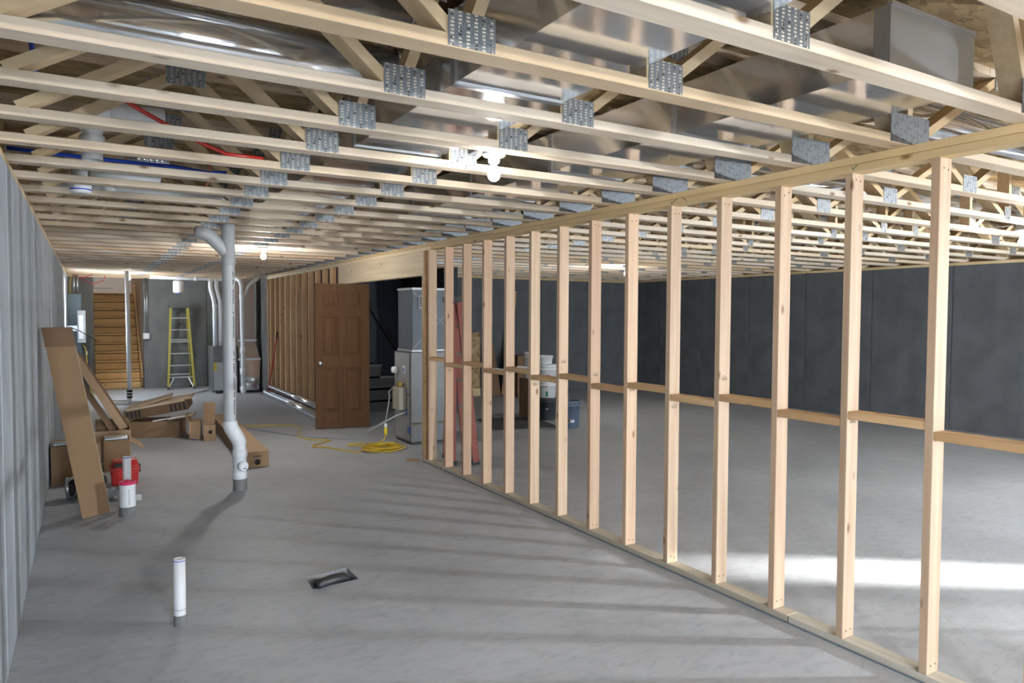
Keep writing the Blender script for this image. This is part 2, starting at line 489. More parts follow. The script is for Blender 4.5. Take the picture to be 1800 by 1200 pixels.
# ------------------------------------------------------------------ walls
def panel_wall(name, mat, axis, face, depth_sign, a0, a1, z1, w, back=0.2, skip=None, gap=0.01, proud=0.012):
    """concrete wall: backing slab and one proud panel per form width; axis = running axis"""
    b = MB()
    segs = [(a0, a1, 0, z1)]
    if skip:
        s0, s1, sz0, sz1 = skip
        segs = [(a0, s0, 0, z1), (s1, a1, 0, z1)]
        if sz0 > 0: segs.append((s0, s1, 0, sz0))
        if sz1 < z1: segs.append((s0, s1, sz1, z1))
    for p, q, za, zb in segs:
        f0, f1 = sorted((face + depth_sign * proud, face + depth_sign * back))
        if axis == 'y': b.box(f0, f1, p, q, za, zb)
        else: b.box(p, q, f0, f1, za, zb)
    wall = struct(b.build(name, CONJ))
    for p, q, za, zb in segs:
        n = max(1, round((q - p) / w))
        for i in range(n):
            x0 = p + (q - p) * i / n + gap / 2
            x1 = p + (q - p) * (i + 1) / n - gap / 2
            f0, f1 = sorted((face, face + depth_sign * (proud + 0.002)))
            e = rng.uniform(-0.002, 0.002)
            mb = MB()
            if axis == 'y': mb.cham(f0 + e, f1 + e, x0, x1, za, zb, 0.003)
            else: mb.cham(x0, x1, f0 + e, f1 + e, za, zb, 0.003)
            mb.build('wall_panel', mat, wall)
    return wall

WZ1 = H - 0.04
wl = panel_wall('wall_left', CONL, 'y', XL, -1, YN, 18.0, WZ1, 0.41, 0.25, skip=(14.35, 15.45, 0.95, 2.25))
MB().box(XL - 0.16, XL - 0.004, YN, 18.0, WZ1, H).build('sill_plate', WY, wl)
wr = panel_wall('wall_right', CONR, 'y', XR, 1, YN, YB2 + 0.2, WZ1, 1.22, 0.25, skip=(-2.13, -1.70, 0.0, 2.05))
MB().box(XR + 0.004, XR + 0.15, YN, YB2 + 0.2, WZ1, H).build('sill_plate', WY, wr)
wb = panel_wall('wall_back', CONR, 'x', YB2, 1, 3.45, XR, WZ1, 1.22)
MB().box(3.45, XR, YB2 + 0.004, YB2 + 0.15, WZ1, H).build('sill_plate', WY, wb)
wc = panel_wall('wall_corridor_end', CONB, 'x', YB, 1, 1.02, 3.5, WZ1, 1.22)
MB().box(1.02, 3.5, YB + 0.004, YB + 0.15, WZ1, H).build('sill_plate', WY, wc)
wret = panel_wall('wall_return', CONB, 'y', 3.06, 1, 14.92, YB, WZ1, 1.0, 0.35)
MB().box(3.055, 3.42, 14.905, 14.925, 0, WZ1).build('end_panel', CONL, wret)
wn = panel_wall('wall_near', CONB, 'x', YN, -1, XL, 4.0, WZ1, 1.22, skip=(0.0, 2.9, 0.0, 2.08))
wn2 = panel_wall('wall_near_right', CONB, 'x', YN, -1, 4.0, XR, WZ1, 1.22, skip=(4.1, 6.7, 0.0, 2.08))
def patio(name, x0, x1):
    w = thing(name, ((x0 + x1) / 2, YN - 0.1, 0), None, None)
    w['kind'] = 'structure'
    for xx in (x0, (x0 + x1) / 2 - 0.03, x1 - 0.06):
        MB().box(xx, xx + 0.06, YN - 0.18, YN - 0.06, 0.0, 2.08).build('stile', WHITE, w)
    for za, zb in ((0, 0.08), (2.0, 2.08)):
        for xa, xb in ((x0 + 0.06, (x0 + x1) / 2 - 0.03), ((x0 + x1) / 2 + 0.03, x1 - 0.06)):
            MB().box(xa, xb, YN - 0.18, YN - 0.06, za, zb).build('rail', WHITE, w)
    for xa, xb in ((x0 + 0.06, (x0 + x1) / 2 - 0.03), ((x0 + x1) / 2 + 0.03, x1 - 0.06)):
        MB().box(xa, xb, YN - 0.13, YN - 0.124, 0.08, 2.0).build('pane', GLASS, w)
    al = bpy.data.lights.new(name + '_portal', 'AREA'); al.shape = 'RECTANGLE'; al.size = x1 - x0; al.size_y = 2.08
    al.cycles.is_portal = True
    ao = bpy.data.objects.new(name + '_portal', al); col.objects.link(ao)
    ao.location = ((x0 + x1) / 2, YN - 0.22, 1.04); ao.rotation_euler = (math.radians(90), 0, 0); ao.rotation_euler = (math.radians(-90), 0, math.radians(180))
    # unseen blocker added outside to keep the low sun off the glass
    struct(MB().box(x1 + 0.12, x1 + 0.32, -6.6, YN - 0.2, 0, 3.2).build('added_sun_blocker', CONB))
patio('window_2', 0.0, 2.9)
patio('window_3', 4.1, 6.7)
# dark enclosure behind the open door
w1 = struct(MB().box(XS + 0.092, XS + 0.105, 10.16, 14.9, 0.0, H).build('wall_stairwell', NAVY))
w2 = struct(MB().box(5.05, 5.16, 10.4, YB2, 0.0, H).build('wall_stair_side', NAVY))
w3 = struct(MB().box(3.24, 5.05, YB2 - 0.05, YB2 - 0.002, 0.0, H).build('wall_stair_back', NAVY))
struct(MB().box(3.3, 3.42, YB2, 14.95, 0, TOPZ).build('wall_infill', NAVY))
# rim boards closing the joist space
tr = struct(MB().box(XL - 0.25, XL - 0.2, YN - 0.25, 18, H - 0.04, TOPZ).build('trim_1', WY))
tr = struct(MB().box(XR + 0.2, XR + 0.25, YN - 0.25, YB2 + 0.2, H - 0.04, TOPZ).build('trim_2', WY))
tr = struct(MB().box(3.42, XR + 0.2, YB2 + 0.15, YB2 + 0.2, H, TOPZ).build('trim_3', WX))
tr = struct(MB().box(XL - 0.2, 3.5, YB + 0.0, YB + 0.04, H - 0.04, TOPZ).build('trim_4', WX))
tr = struct(MB().box(XL - 0.2, XR + 0.2, YN - 0.2, YN - 0.1, H - 0.04, TOPZ).build('trim_5', WX))

# ceiling: subfloor sheets
cl = struct(MB().box(-0.6, 11.0, YN - 0.2, YB + 0.1, TOPZ + 0.019, TOPZ + 0.06).build('ceiling', OSB))
sheet = None
y = YN - 0.2; row = 0
while y < YB:
    x = -0.6 - (1.22 if row % 2 else 0)
    while x < 11.0:
        x0, x1 = max(x, -0.6), min(x + 2.44, 11.0)
        if x1 - x0 > 0.05:
            MB().box(x0 + 0.0015, x1 - 0.0015, y + 0.0015, min(y + 1.22, YB + 0.1) - 0.0015, TOPZ, TOPZ + 0.019).build('subfloor_sheet', OSB, cl)
        x += 2.44
    y += 1.22; row += 1

# egress window in the left wall
win = thing('window_1', (XL - 0.1, 14.9, 0.95), None, None)
win['kind'] = 'structure'
for a in ((14.35, 14.40, 0.95, 2.25), (15.40, 15.45, 0.95, 2.25)):
    MB().box(XL - 0.25, XL - 0.01, a[0], a[1], a[2], a[3]).build('jamb', WHITE, win)
MB().box(XL - 0.25, XL - 0.01, 14.40, 15.40, 0.95, 1.0).build('window_sill', WHITE, win)
MB().box(XL - 0.25, XL - 0.01, 14.40, 15.40, 2.2, 2.25).build('head', WHITE, win)
MB().box(XL - 0.17, XL - 0.13, 14.88, 14.92, 1.0, 2.2).build('mullion', WHITE, win)
for y0, y1 in ((14.40, 14.88), (14.92, 15.40)):
    MB().box(XL - 0.155, XL - 0.149, y0, y1, 1.0, 2.2).build('pane', GLASS, win)

# walk-out door, ajar, in the right wall beyond the picture
dr = thing('door_2', (XR + 0.1, -1.7, 0), None, None)
dr['kind'] = 'structure'
MB().box(XR + 0.02, XR + 0.24, -1.74, -1.70, 0, 2.05).build('jamb', WHITE, dr)
MB().box(XR + 0.02, XR + 0.24, -2.13, -2.09, 0, 2.05).build('jamb', WHITE, dr)
MB().box(XR + 0.02, XR + 0.24, -2.09, -1.74, 0, 0.03).build('threshold', ALU, dr)
struct(MB().box(-30, 40, -30, -3.2, -0.12, -0.05).build('ground_near', simple('pale paving ground', (0.35, 0.35, 0.34), 0.9)))
struct(MB().box(14.6, 14.75, -9, 3, -0.05, 2.36).build('added_sky_blocker', CONB))  # unseen slab added to block sky light through the door gap
struct(MB().box(XR + 0.46, 40, -3.2, 30, -0.12, -0.05).build('ground', simple('pale gravel ground', (0.3, 0.29, 0.27), 0.9)))

# ------------------------------------------------------------------ stairs up at the far left
sx0, sx1 = 0.13, 0.97
RISE, RUN, NR, Y0S = 0.188, 0.25, 11, 17.05
st = thing('staircase', (0.55, 18.3, 0), 'plank staircase of knotty yellow pine climbing at the far left', 'stairs')
for i in range(NR):
    yy = Y0S + RUN * i
    MB().cham(sx0, sx1, yy - 0.012, yy + 0.03, RISE * i + 0.002, RISE * (i + 1) - 0.046, 0.011).build('riser', WPINE, st)
    MB().cham(sx0, sx1, yy - 0.004, yy + RUN + 0.015, RISE * (i + 1) - 0.034, RISE * (i + 1), 0.008).build('tread', WPINE, st)
for x in (sx0 - 0.04, sx1 + 0.002):
    b = MB()
    b.beam((x + 0.019, Y0S - 0.05, 0.12), (x + 0.019, Y0S + RUN * NR, RISE * NR + 0.1), 0.036, 0.26, side=(1, 0, 0))
    if x > 0.5: b.build('stringer', WPINE, st)
struct(MB().box(sx1 + 0.05, sx1 + 0.15, YB + 0.2, 21.3, 0, 4.4).build('wall_stairs', wood('stair wall boards', 'z', (0.5, 0.36, 0.24), (0.62, 0.48, 0.34), (0.5, 0.36, 0.22))))
struct(MB().box(XL - 0.25, XL - 0.05, 18.0, 21.3, 0, 4.4).build('wall_upper_left', CONL))
struct(MB().box(XL - 0.25, sx1 + 0.15, 21.2, 21.4, 0, 4.4).build('wall_upper_hall', WHITE))
struct(MB().box(XL - 0.02, sx0 - 0.01, 17.0, 21.15, 0, 4.39).build('wall_stair_left', CONB))
struct(MB().box(XL - 0.25, sx1 + 0.15, 19.8, 21.3, RISE * NR - 0.05, RISE * NR - 0.005).build('floor_upper', WPINE))
struct(MB().box(XL - 0.25, sx1 + 0.15, YB + 0.14, 21.4, 4.4, 4.45).build('ceiling_upper', WHITE))
struct(MB().box(XL - 0.25, sx1 + 0.15, YB + 0.1, YB + 0.14, TOPZ, 4.4).build('wall_upper_near', WHITE))
hd = thing('hall_door', (0.38, 21.18, RISE * NR), 'white door at the head of the pine stairs', 'door')
MB().box(0.05, 0.72, 21.15, 21.19, RISE * NR + 0.01, RISE * NR + 2.0).build('slab', WHITE, hd)
for z in (0.15, 1.1):
    MB().cham(0.17, 0.60, 21.135, 21.152, RISE * NR + z, RISE * NR + z + 0.8, 0.01).build('panel', WHITE, hd)
MB().box(0.02, 0.75, 21.14, 21.195, RISE * NR, RISE * NR + 0.02).build('threshold', STEELCAB, hd)

# ------------------------------------------------------------------ trusses
T0, DT = 2.3486, 0.5036
TZ = TOPZ - 0.038
def truss(k, proto, xr, label):
    y = T0 + DT * k
    root = thing('floor_truss', (1.4, y, H), label, 'truss', 'open-web floor trusses')
    if proto is not None:
        dy = Vector((0, y - WL[proto].y, 0))
        for ch in list(proto.children):
            c = ch.copy(); col.objects.link(c); c.parent = root
            WL[c] = WL[ch] + dy
        return root
    y1 = y + 0.089
    long = xr > 5
    MB().cham(XL - 0.15, 3.138, y, y1, H, H + 0.038, 0.0025).build('bottom_chord', WX, root)
    MB().cham(3.142, xr, y, y1, H, H + 0.038, 0.0025).build('bottom_chord', WX, root)
    MB().box(XL - 0.15, 3.8, y, y1, TZ, TOPZ).build('top_chord', WX, root)
    if long: MB().box(3.804, xr, y, y1, TZ, TOPZ).build('top_chord', WX, root)
    def web(xa, za, xb, zb):
        zz = {'b': H + 0.037, 't': TZ + 0.001}
        a = Vector((xa, (y + y1) / 2, zz[za])); c = Vector((xb, (y + y1) / 2, zz[zb]))
        MB().beam(a, c, 0.086, 0.038, side=(0, 1, 0)).build('web', WWEB, root)
    def post(x, z1=None):
        MB().box(x - 0.019, x + 0.019, y + 0.001, y1 - 0.001, H + 0.038, z1 or TZ).build('post', WWEB, root)
    def nail(x, w, top=False, h=0.1):
        z0 = TZ - h + 0.036 if top else H + 0.003
        MB().box(x - w / 2, x + w / 2, y - 0.0018, y + 0.0005, z0, z0 + h).build('nail_plate', PLATE2 if w > 0.2 else PLATE, root)
    post(XL - 0.12)
    web(-0.22, 'b', 0.42, 't'); web(0.45, 't', 0.91, 'b')
    web(0.955, 'b', 1.095, 't'); post(1.017, H + 0.10)
    post(1.634); web(1.715, 'b', 2.22, 't')
    web(2.90, 't', 3.06, 'b'); post(3.14)
    nail(0.96, 0.152); nail(1.70, 0.152); nail(3.14, 0.292, h=0.127)
    nail(0.435, 0.18, True); nail(2.24, 0.1, True); nail(1.08, 0.08, True)
    if long:
        web(3.22, 'b', 3.9, 't'); web(3.96, 't', 4.60, 'b'); web(4.69, 'b', 5.4, 't'); web(5.46, 't', 6.14, 'b')
        post(6.235); post(6.665); web(6.74, 'b', 7.4, 't'); web(7.46, 't', 8.12, 'b'); web(8.2, 'b', 8.86, 't')
        web(8.92, 't', 9.6, 'b'); web(9.68, 'b', 10.34, 't'); post(10.62)
        nail(4.645, 0.152); nail(6.2, 0.09); nail(6.70, 0.09); nail(8.16, 0.152); nail(9.64, 0.152)
        nail(3.93, 0.15, True); nail(5.43, 0.15, True); nail(7.43, 0.15, True)
    return root
plong = pshort = None
FIRST_VIS = -3
for k in range(-9, 29):
    yk = T0 + DT * k
    if yk > YB - 0.15: break
    n = k - FIRST_VIS + 1
    if n >= 1: lab = 'open-web wooden floor truss overhead, the %s counting away from the camera' % ordinal(n)
    else: lab = 'open-web wooden floor truss behind the camera, %s from the nearest one' % ordinal(1 - n)
    lng = yk < YB2 - 0.05
    if lng:
        t = truss(k, plong, XR + 0.14, lab); plong = plong or t
    else:
        t = truss(k, pshort, 3.42, lab); pshort = pshort or t

# ------------------------------------------------------------------ stud wall
sw = thing('stud_wall', (XS + 0.045, 4.5, 0), 'long wooden stud wall with double top plate, blocking and doorway header', 'stud wall')
Y0, SP = 1.7034, 0.4064
XB = XS + 0.089
def ystud(i): return Y0 + SP * i
FAR0, FAR1 = 10.11, 14.90
RSIDE = 7.18
# plates
MB().cham(XS - 0.002, XB + 0.002, -2.6, 2.42, 0.004, 0.038, 0.002).build('bottom_plate', WTREAT, sw)
MB().cham(XS, XB, 2.428, RSIDE, 0.004, 0.038, 0.002).build('bottom_plate', WTREAT, sw)
MB().cham(XS, XB, FAR0, FAR1, 0.004, 0.038, 0.002).build('bottom_plate', WTREAT, sw)
MB().box(XS - 0.012, XB + 0.012, -2.6, RSIDE, 0.0005, 0.004).build('sill_gasket', FOAM, sw)
tp1 = MB().cham(XS, XB, -2.6, 6.95, H - 0.076, H - 0.039, 0.002).build('top_plate', WY, sw)
tp2 = MB().cham(XS + 0.001, XB - 0.001, -2.6, 5.6, H - 0.038, H - 0.001, 0.002).build('top_plate', WY, sw)
MB().cham(XS, XB, 6.953, FAR1, H - 0.076, H - 0.039, 0.002).build('top_plate', WLVL, sw)
MB().cham(XS + 0.001, XB - 0.001, 5.603, FAR1, H - 0.038, H - 0.001, 0.002).build('top_plate', WY, sw)
# pencilled marks on the top plate
def mark(segs, m, nm='pencil_mark'):
    mb = MB()
    for (ya, za), (yb, zb) in segs:
        mb.beam((XS - 0.0008, ya, za), (XS - 0.0008, yb, zb), 0.0035, 0.001, side=(0, -(zb - za), yb - ya))
    mb.build(nm, m, sw)
mark([((2.115, H - 0.05), (2.108, H - 0.062)), ((2.108, H - 0.062), (2.085, H - 0.042))], GREENINK)
mark([((3.34, H - 0.052), (3.33, H - 0.066)), ((3.33, H - 0.066), (3.285, H - 0.040))], INK)
mark([((3.235, H - 0.038), (3.20, H - 0.064))], INK)
studs = list(range(-10, 14))
for i in studs:
    dx = rng.uniform(-0.002, 0.002)
    o = MB().cham(XS + dx, XB + dx, ystud(i), ystud(i) + 0.038, 0.038, H - 0.076, 0.0025).build('stud', WZ, sw)
    if i in (1, 3, 4, 5, 6, 7, 8, 9, 12):
        gb = MB(); zc = 1.03 + (i % 4) * 0.07
        for q_ in range(7):
            gb.box(XS + dx + 0.022 + q_ * 0.0065, XS + dx + 0.026 + q_ * 0.0065, ystud(i) - 0.0006, ystud(i) + 0.0004, zc - 0.010, zc + 0.004 + 0.008 * ((q_ * 5 + i) % 3))
        gb.build('grade_stamp', simple('faded stamp ink', (0.25, 0.18, 0.13), 0.8) if 'faded stamp ink' not in bpy.data.materials else bpy.data.materials['faded stamp ink'], o)
    # nail heads at the top and foot of each visible stud
    if -1 <= i <= 6:
        nb = MB()
        for zz in (0.075, H - 0.115):
            for xx in (0.028, 0.062):
                nb.lathe((XS + xx, ystud(i) - 0.0006, zz + rng.uniform(-0.01, 0.01)), [(0.0, 0.0), (0.004, 0.0), (0.004, 0.0008)], 8, 'y')
        nb.build('nail_heads', INK, o)
for i in range(-2, 13):
    top = 1.150 if i % 2 == 0 else 1.110
    MB().cham(XS + 0.001, XB - 0.001, ystud(i) + 0.0385, ystud(i + 1) - 0.0005, top - 0.038, top, 0.002).build('blocking', WBLK, sw)
MB().cham(XS, XB, RSIDE - 0.078, RSIDE - 0.040, 0.038, H - 0.076, 0.0025).build('king_stud', WBLK, sw)
MB().cham(XS, XB, RSIDE - 0.038, RSIDE, 0.038, 2.022, 0.0025).build('trimmer_stud', WZ, sw)
MB().cham(XS, XS + 0.038, RSIDE - 0.038, FAR0 + 0.04, 2.022, H - 0.077, 0.002).build('header', WLVL, sw)
MB().cham(XS + 0.05, XB, RSIDE - 0.038, FAR0 + 0.04, 2.022, H - 0.077, 0.002).build('header', WLVL, sw)
MB().cham(XS, XB, FAR0, FAR0 + 0.038, 0.038, 2.022, 0.0025).build('trimmer_stud', WZ, sw)
WFAR = wood('brightened reddish stud', 'z', (0.66, 0.42, 0.23), (0.84, 0.60, 0.37), (0.66, 0.40, 0.21))  # stud wood brightened so the far studs look lit
yy = FAR0 + 0.045
n = 0
while yy < FAR1 - 0.03:
    MB().cham(XS, XB, yy, yy + 0.038, 0.038, H - 0.076, 0.0025).build('stud', WFAR, sw)
    yy += SP
MB().cham(XS, XB, FAR1 - 0.04, FAR1 - 0.002, 0.038, H - 0.076, 0.0025).build('stud', WFAR, sw)

# ------------------------------------------------------------------ six panel door, unhung, leaning in the doorway
dA, dB = Vector((2.694, 9.823, 0)), Vector((3.425, 9.70, 0))
du = (dB - dA).normalized(); dn = Vector((du.y, -du.x, 0))       # dn points to the camera side
DWID = (dB - dA).length; DH = 2.02
dt = thing('panel_door', dA + du * DWID / 2, 'dark brown six-panel wooden door standing open at the doorway', 'door')
def dbox(u0, u1, z0, z1, n0, n1):
    P = []
    for z in (z0, z1):
        for (u, nn) in ((u0, n1), (u1, n1), (u1, n0), (u0, n0)):
            P.append(dA + du * u + dn * nn + Vector((0, 0, z)))
    return MB().hexa(P)
z0 = 0.012
dbox(0, DWID, z0, DH, -0.030, -0.006).build('core', WDOOR, dt)
sw_, mid = 0.115, 0.105
for u0, u1 in ((0, sw_), (DWID - sw_, DWID), (DWID / 2 - mid / 2, DWID / 2 + mid / 2)):
    dbox(u0, u1, z0, DH, -0.006, 0.010).build('stile', WDOOR, dt)
rails = [(z0, 0.235), (0.855, 1.02), (1.56, 1.70), (1.90, DH)]
pu = ((sw_, DWID / 2 - mid / 2), (DWID / 2 + mid / 2, DWID - sw_))
for za, zb in rails:
    for u0, u1 in pu:
        dbox(u0, u1, za, zb, -0.006, 0.010).build('rail', WDOOR, dt)
def raised(u0, u1, z0, z1):
    mb = MB(); g, s = 0.012, 0.04
    P = []
    for (e, nn) in ((g, -0.0055), (g + s, 0.003)):
        for u, z in ((u0 + e, z0 + e), (u1 - e, z0 + e), (u1 - e, z1 - e), (u0 + e, z1 - e)):
            P.append(dA + du * u + dn * nn + Vector((0, 0, z)))
    mb._add(P, [(0, 1, 5, 4), (1, 2, 6, 5), (2, 3, 7, 6), (3, 0, 4, 7), (4, 5, 6, 7)])
    return mb
for (za, zb) in ((0.235, 0.855), (1.02, 1.56), (1.70, 1.90)):
    for u0, u1 in pu:
        raised(u0, u1, za, zb).build('raised_panel', WDOOR, dt)
kc = dA + du * 0.065 + Vector((0, 0, 0.92))
kb = MB().sweep([kc + dn * 0.010, kc + dn * 0.016, kc + dn * 0.0161, kc + dn * 0.035, kc + dn * 0.04, kc + dn * 0.055, kc + dn * 0.068, kc + dn * 0.07],
                0.02, 16, rads=[0.03, 0.03, 0.012, 0.012, 0.02, 0.028, 0.02, 0.004])
kb.build('door_knob', ALU, dt)

# ------------------------------------------------------------------ dark stairs beyond the doorway
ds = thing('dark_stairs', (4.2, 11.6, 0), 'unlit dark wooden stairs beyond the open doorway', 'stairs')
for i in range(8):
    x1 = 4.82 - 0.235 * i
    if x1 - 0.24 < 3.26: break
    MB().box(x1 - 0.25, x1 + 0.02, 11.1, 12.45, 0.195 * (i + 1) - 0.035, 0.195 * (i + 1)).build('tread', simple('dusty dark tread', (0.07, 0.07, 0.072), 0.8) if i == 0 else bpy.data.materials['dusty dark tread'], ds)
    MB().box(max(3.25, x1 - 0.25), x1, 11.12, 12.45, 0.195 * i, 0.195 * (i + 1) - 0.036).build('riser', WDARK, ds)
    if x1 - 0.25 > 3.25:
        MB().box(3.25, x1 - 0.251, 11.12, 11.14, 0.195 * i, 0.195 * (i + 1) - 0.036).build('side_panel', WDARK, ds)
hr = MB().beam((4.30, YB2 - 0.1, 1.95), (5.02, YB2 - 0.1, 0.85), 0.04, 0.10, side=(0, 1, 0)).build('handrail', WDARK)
tag(hr, 'dark sloping handrail on the wall behind the doorway', 'handrail')

# ------------------------------------------------------------------ rectangular ducts
def trunk(name, label, x0, x1, z0, z1, ya, yb, step, capped=False, material=GALV):
    t = thing(name, ((x0 + x1) / 2, (ya + yb) / 2, z0), label, 'duct')
    y = ya; first = True
    while y < yb - 0.05:
        y2 = min(y + step, yb)
        b = MB()
        b._add([(x0, y, z0), (x1, y, z0), (x1, y, z1), (x0, y, z1), (x0, y2, z0), (x1, y2, z0), (x1, y2, z1), (x0, y2, z1)],
               [(0, 1, 5, 4), (1, 2, 6, 5), (2, 3, 7, 6), (3, 0, 4, 7)])
        b.box(x0 + 0.001, x1 - 0.001, y + 0.002, y2 - 0.002, z0 + 0.0005, z1 - 0.001)
        b.build('duct_section', material, t)
        if y2 < yb - 0.05:
            e = 0.006
            for bx in ((x0 - e, x1 + e, z0 - e, z0), (x0 - e, x0, z0, z1), (x1, x1 + e, z0, z1)):
                MB().box(bx[0], bx[1], y2 - 0.018, y2 + 0.018, bx[2], bx[3]).build('seam_cleat', GALVD, t)
        y = y2
    if capped:
        MB().box(x0 - 0.002, x1 + 0.002, ya - 0.008, ya, z0 - 0.003, z1 + 0.003).build('end_cap', GALVD, t)
        MB().box(x0 + 0.005, x1 - 0.005, ya - 0.012, ya - 0.008, z0 - 0.004, z0 + 0.022).build('cap_flange', GALVD, t)
        MB().box(x0 - 0.004, x1 + 0.004, ya - 0.014, ya + 0.004, z1 - 0.004, z1 + 0.01).build('cap_lip', GALVD, t)
        for xx in (x0 + 0.07, x1 - 0.05):
            MB().lathe((xx, ya - 0.0125, z0 + 0.009), [(0, 0), (0.005, 0), (0.005, 0.001)], 8, 'y').build('screw', INK, t)
        MB().box(x0 - 0.004, x0 + 0.0, ya, ya + 0.05, z0, z1).build('corner_cleat', GALVD, t)
    return t
trunk('trunk_duct', 'shiny galvanised trunk duct running between the first plate rows, left one', 1.14, 1.60, 2.43, 2.69, 0.1, 8.9, 1.115)
trunk('trunk_duct', 'shiny galvanised trunk duct with a square end cap, nearer the stud wall', 2.335, 2.86, 2.44, 2.655, 1.455, 8.9, 1.02, True)

def round_duct(label, pts, r, name='round_duct', elbow=False):
    t = thing(name, pts[0], label, 'duct')
    MB().sweep(pts, r, 24).build('pipe', GALV, t)
    a, c = Vector(pts[0]), Vector(pts[-1])
    d = (c - a).normalized(); L = (c - a).length
    for q_, e_ in ((a, 1), (c, -1)):
        MB().sweep([q_ + d * e_ * 0.01, q_ + d * e_ * 0.05], r + 0.002, 24, cap=False).build('end_collar', GALV, t)
    sm = Vector((0, -0.6, -0.8)) * (r + 0.0015)
    MB().beam(a + sm, c + sm, 0.012, 0.004, side=(0, 0.8, -0.6)).build('lock_seam', GALVD, t)
    return t
YR = T0 + 0.089
round_duct('fat round silver duct lying behind the second truss at upper left', [(-0.40, 2.66, 2.535), (1.08, 2.66, 2.535)], 0.095)
round_duct('round silver duct tucked above the fat one at upper left', [(-0.40, 2.555, 2.72), (1.10, 2.555, 2.72)], 0.075)
round_duct('round silver duct running over the big room at upper right', [(2.95, 2.12, 2.62), (9.9, 2.12, 2.62)], 0.085)
round_duct('round silver duct in the far bay over the big room', [(2.95, 3.62, 2.62), (9.9, 3.62, 2.62)], 0.08)

# ------------------------------------------------------------------ bulbs
def lamp(x, y, z, label, zt=None, power=1.0):
    zt = zt or z + 0.11
    t = thing('bulb_lamp', (x, y, zt), label, 'lamp', 'bare bulb lampholders')
    MB().lathe((x, y, zt), [(0, 0.0), (0.055, 0.0), (0.06, -0.012), (0.052, -0.022), (0.03, -0.026), (0.028, -0.05), (0.024, -0.055), (0, -0.055)], 24).build('lampholder', CERAMIC, t)
    prof = [(0.0, z - 0.034 - zt), (0.014, z - 0.031 - zt), (0.025, z - 0.022 - zt), (0.031, z - 0.006 - zt), (0.031, z + 0.006 - zt), (0.026, z + 0.02 - zt), (0.017, z + 0.036 - zt), (0.014, z + 0.046 - zt)]
    MB().lathe((x, y, zt), prof, 12).build('bulb', BULBM, t)
    MB().cham(x - 0.04, x + 0.04, y - 0.04, y + 0.04, zt + 0.001, zt + 0.035, 0.004).build('junction_box', GALVD, t)
    k = math.floor((y - T0) / DT)
    if zt < TOPZ:      # hanger bar between the two neighbouring trusses
        MB().box(x - 0.012, x + 0.012, T0 + DT * k + 0.089, T0 + DT * (k + 1), zt + 0.035, zt + 0.04).build('hanger_bar', GALVD, t)
    else:
        MB().box(x - 0.01, x + 0.01, y - 0.01, y + 0.01, zt + 0.035, 4.4).build('hanger_bar', GALVD, t)
    pl = bpy.data.lights.new('bulb_light', 'POINT')
    pl.energy = BULB * power; pl.shadow_soft_size = 0.037; pl.color = (1.0, 0.965, 0.92)
    po = bpy.data.objects.new('bulb_light', pl); col.objects.link(po)
    po.parent = t; po.location = (0, 0, z - zt); WL[po] = Vector((x, y, z))
    return t
lamp(1.736, 3.10, 2.295, 'bright bare bulb on a white lampholder hanging nearest the camera', power=0.3)
lamp(1.738, 8.46, 2.25, 'bare bulb glowing over the middle of the left corridor', power=1.7)
lamp(0.69, 15.30, 2.25, 'bare bulb glowing in front of the pine staircase', power=1.2)
lamp(6.94, 3.07, 2.25, 'bare bulb at the right edge of the picture', power=0.8)
lamp(7.28, 8.75, 2.25, 'small bare bulb far back in the big room')
lamp(1.0, -1.75, 2.25, 'bare bulb behind the camera over the corridor', power=8.0)
t = thing('work_light', (7.7, -0.75, 0), 'tripod work light at the near end of the big room, outside the picture', 'lamp')
for k in range(3):
    a = 2 * math.pi * k / 3 + 0.4
    MB().sweep([(7.7 + 0.45 * math.cos(a), -0.75 + 0.45 * math.sin(a), 0.012), (7.7, -0.75, 0.62)], 0.012, 8).build('leg', YEL, t)
MB().sweep([(7.7, -0.75, 0.45), (7.7, -0.75, 1.42)], 0.014, 10).build('pole', STEELCAB, t)
MB().lathe((7.7, -0.75, 1.42), [(0.0, 0.0), (0.03, 0.0), (0.03, 0.05), (0.0, 0.05)], 14).build('socket', BLACK, t)
MB().lathe((7.7, -0.75, 1.53), [(0.018, -0.06), (0.03, -0.045), (0.048, -0.012), (0.048, 0.012), (0.036, 0.036), (0.014, 0.048), (0.0, 0.05)], 14).build('bulb', BULBM, t)
pl = bpy.data.lights.new('work_light_source', 'POINT')
pl.energy = BULB * 47; pl.shadow_soft_size = 0.055; pl.color = (0.86, 0.93, 1.0)
po = bpy.data.objects.new('work_light_source', pl); col.objects.link(po)
po.parent = t; po.location = (0, 0, 1.53)
lamp(0.4, 20.0, 4.2, 'added unseen bulb lighting the upper hall over the stairs')  # extra lamp out of view, put in to brighten the upper hall

# ------------------------------------------------------------------ plumbing standing on the floor
def hollow(c, r, z0, z1, ri=None, seg=24):
    ri = ri or r * 0.86
    return MB().lathe((c[0], c[1], 0), [(r, z0), (r, z1), (ri, z1), (ri, z0 + 0.02), (0, z0 + 0.02)], seg)

t = thing('pipe_stub', (0.389, 3.985, 0), 'short white open-topped pipe stub standing up from the near floor', 'pipe', 'pipe stubs in the slab')
MB().lathe((0.389, 3.985, 0), [(0.031, 0.0), (0.030, 0.05), (0.0285, 0.056)], 24).build('cemented_foot', PVCDUSTY, t)
p = hollow((0.389, 3.985), 0.0285, 0.05, 0.347).build('pipe', PVC, t)
MB().lathe((0.389, 3.985, 0), [(0.0288, 0.336), (0.0292, 0.338), (0.0288, 0.340)], 24).build('blue_line', BLUEINK, p)
MB().lathe((0.389, 3.985, 0), [(0.0287, 0.085), (0.0290, 0.0862), (0.0287, 0.0875)], 24).build('scuff_ring', PVCDUSTY, p)

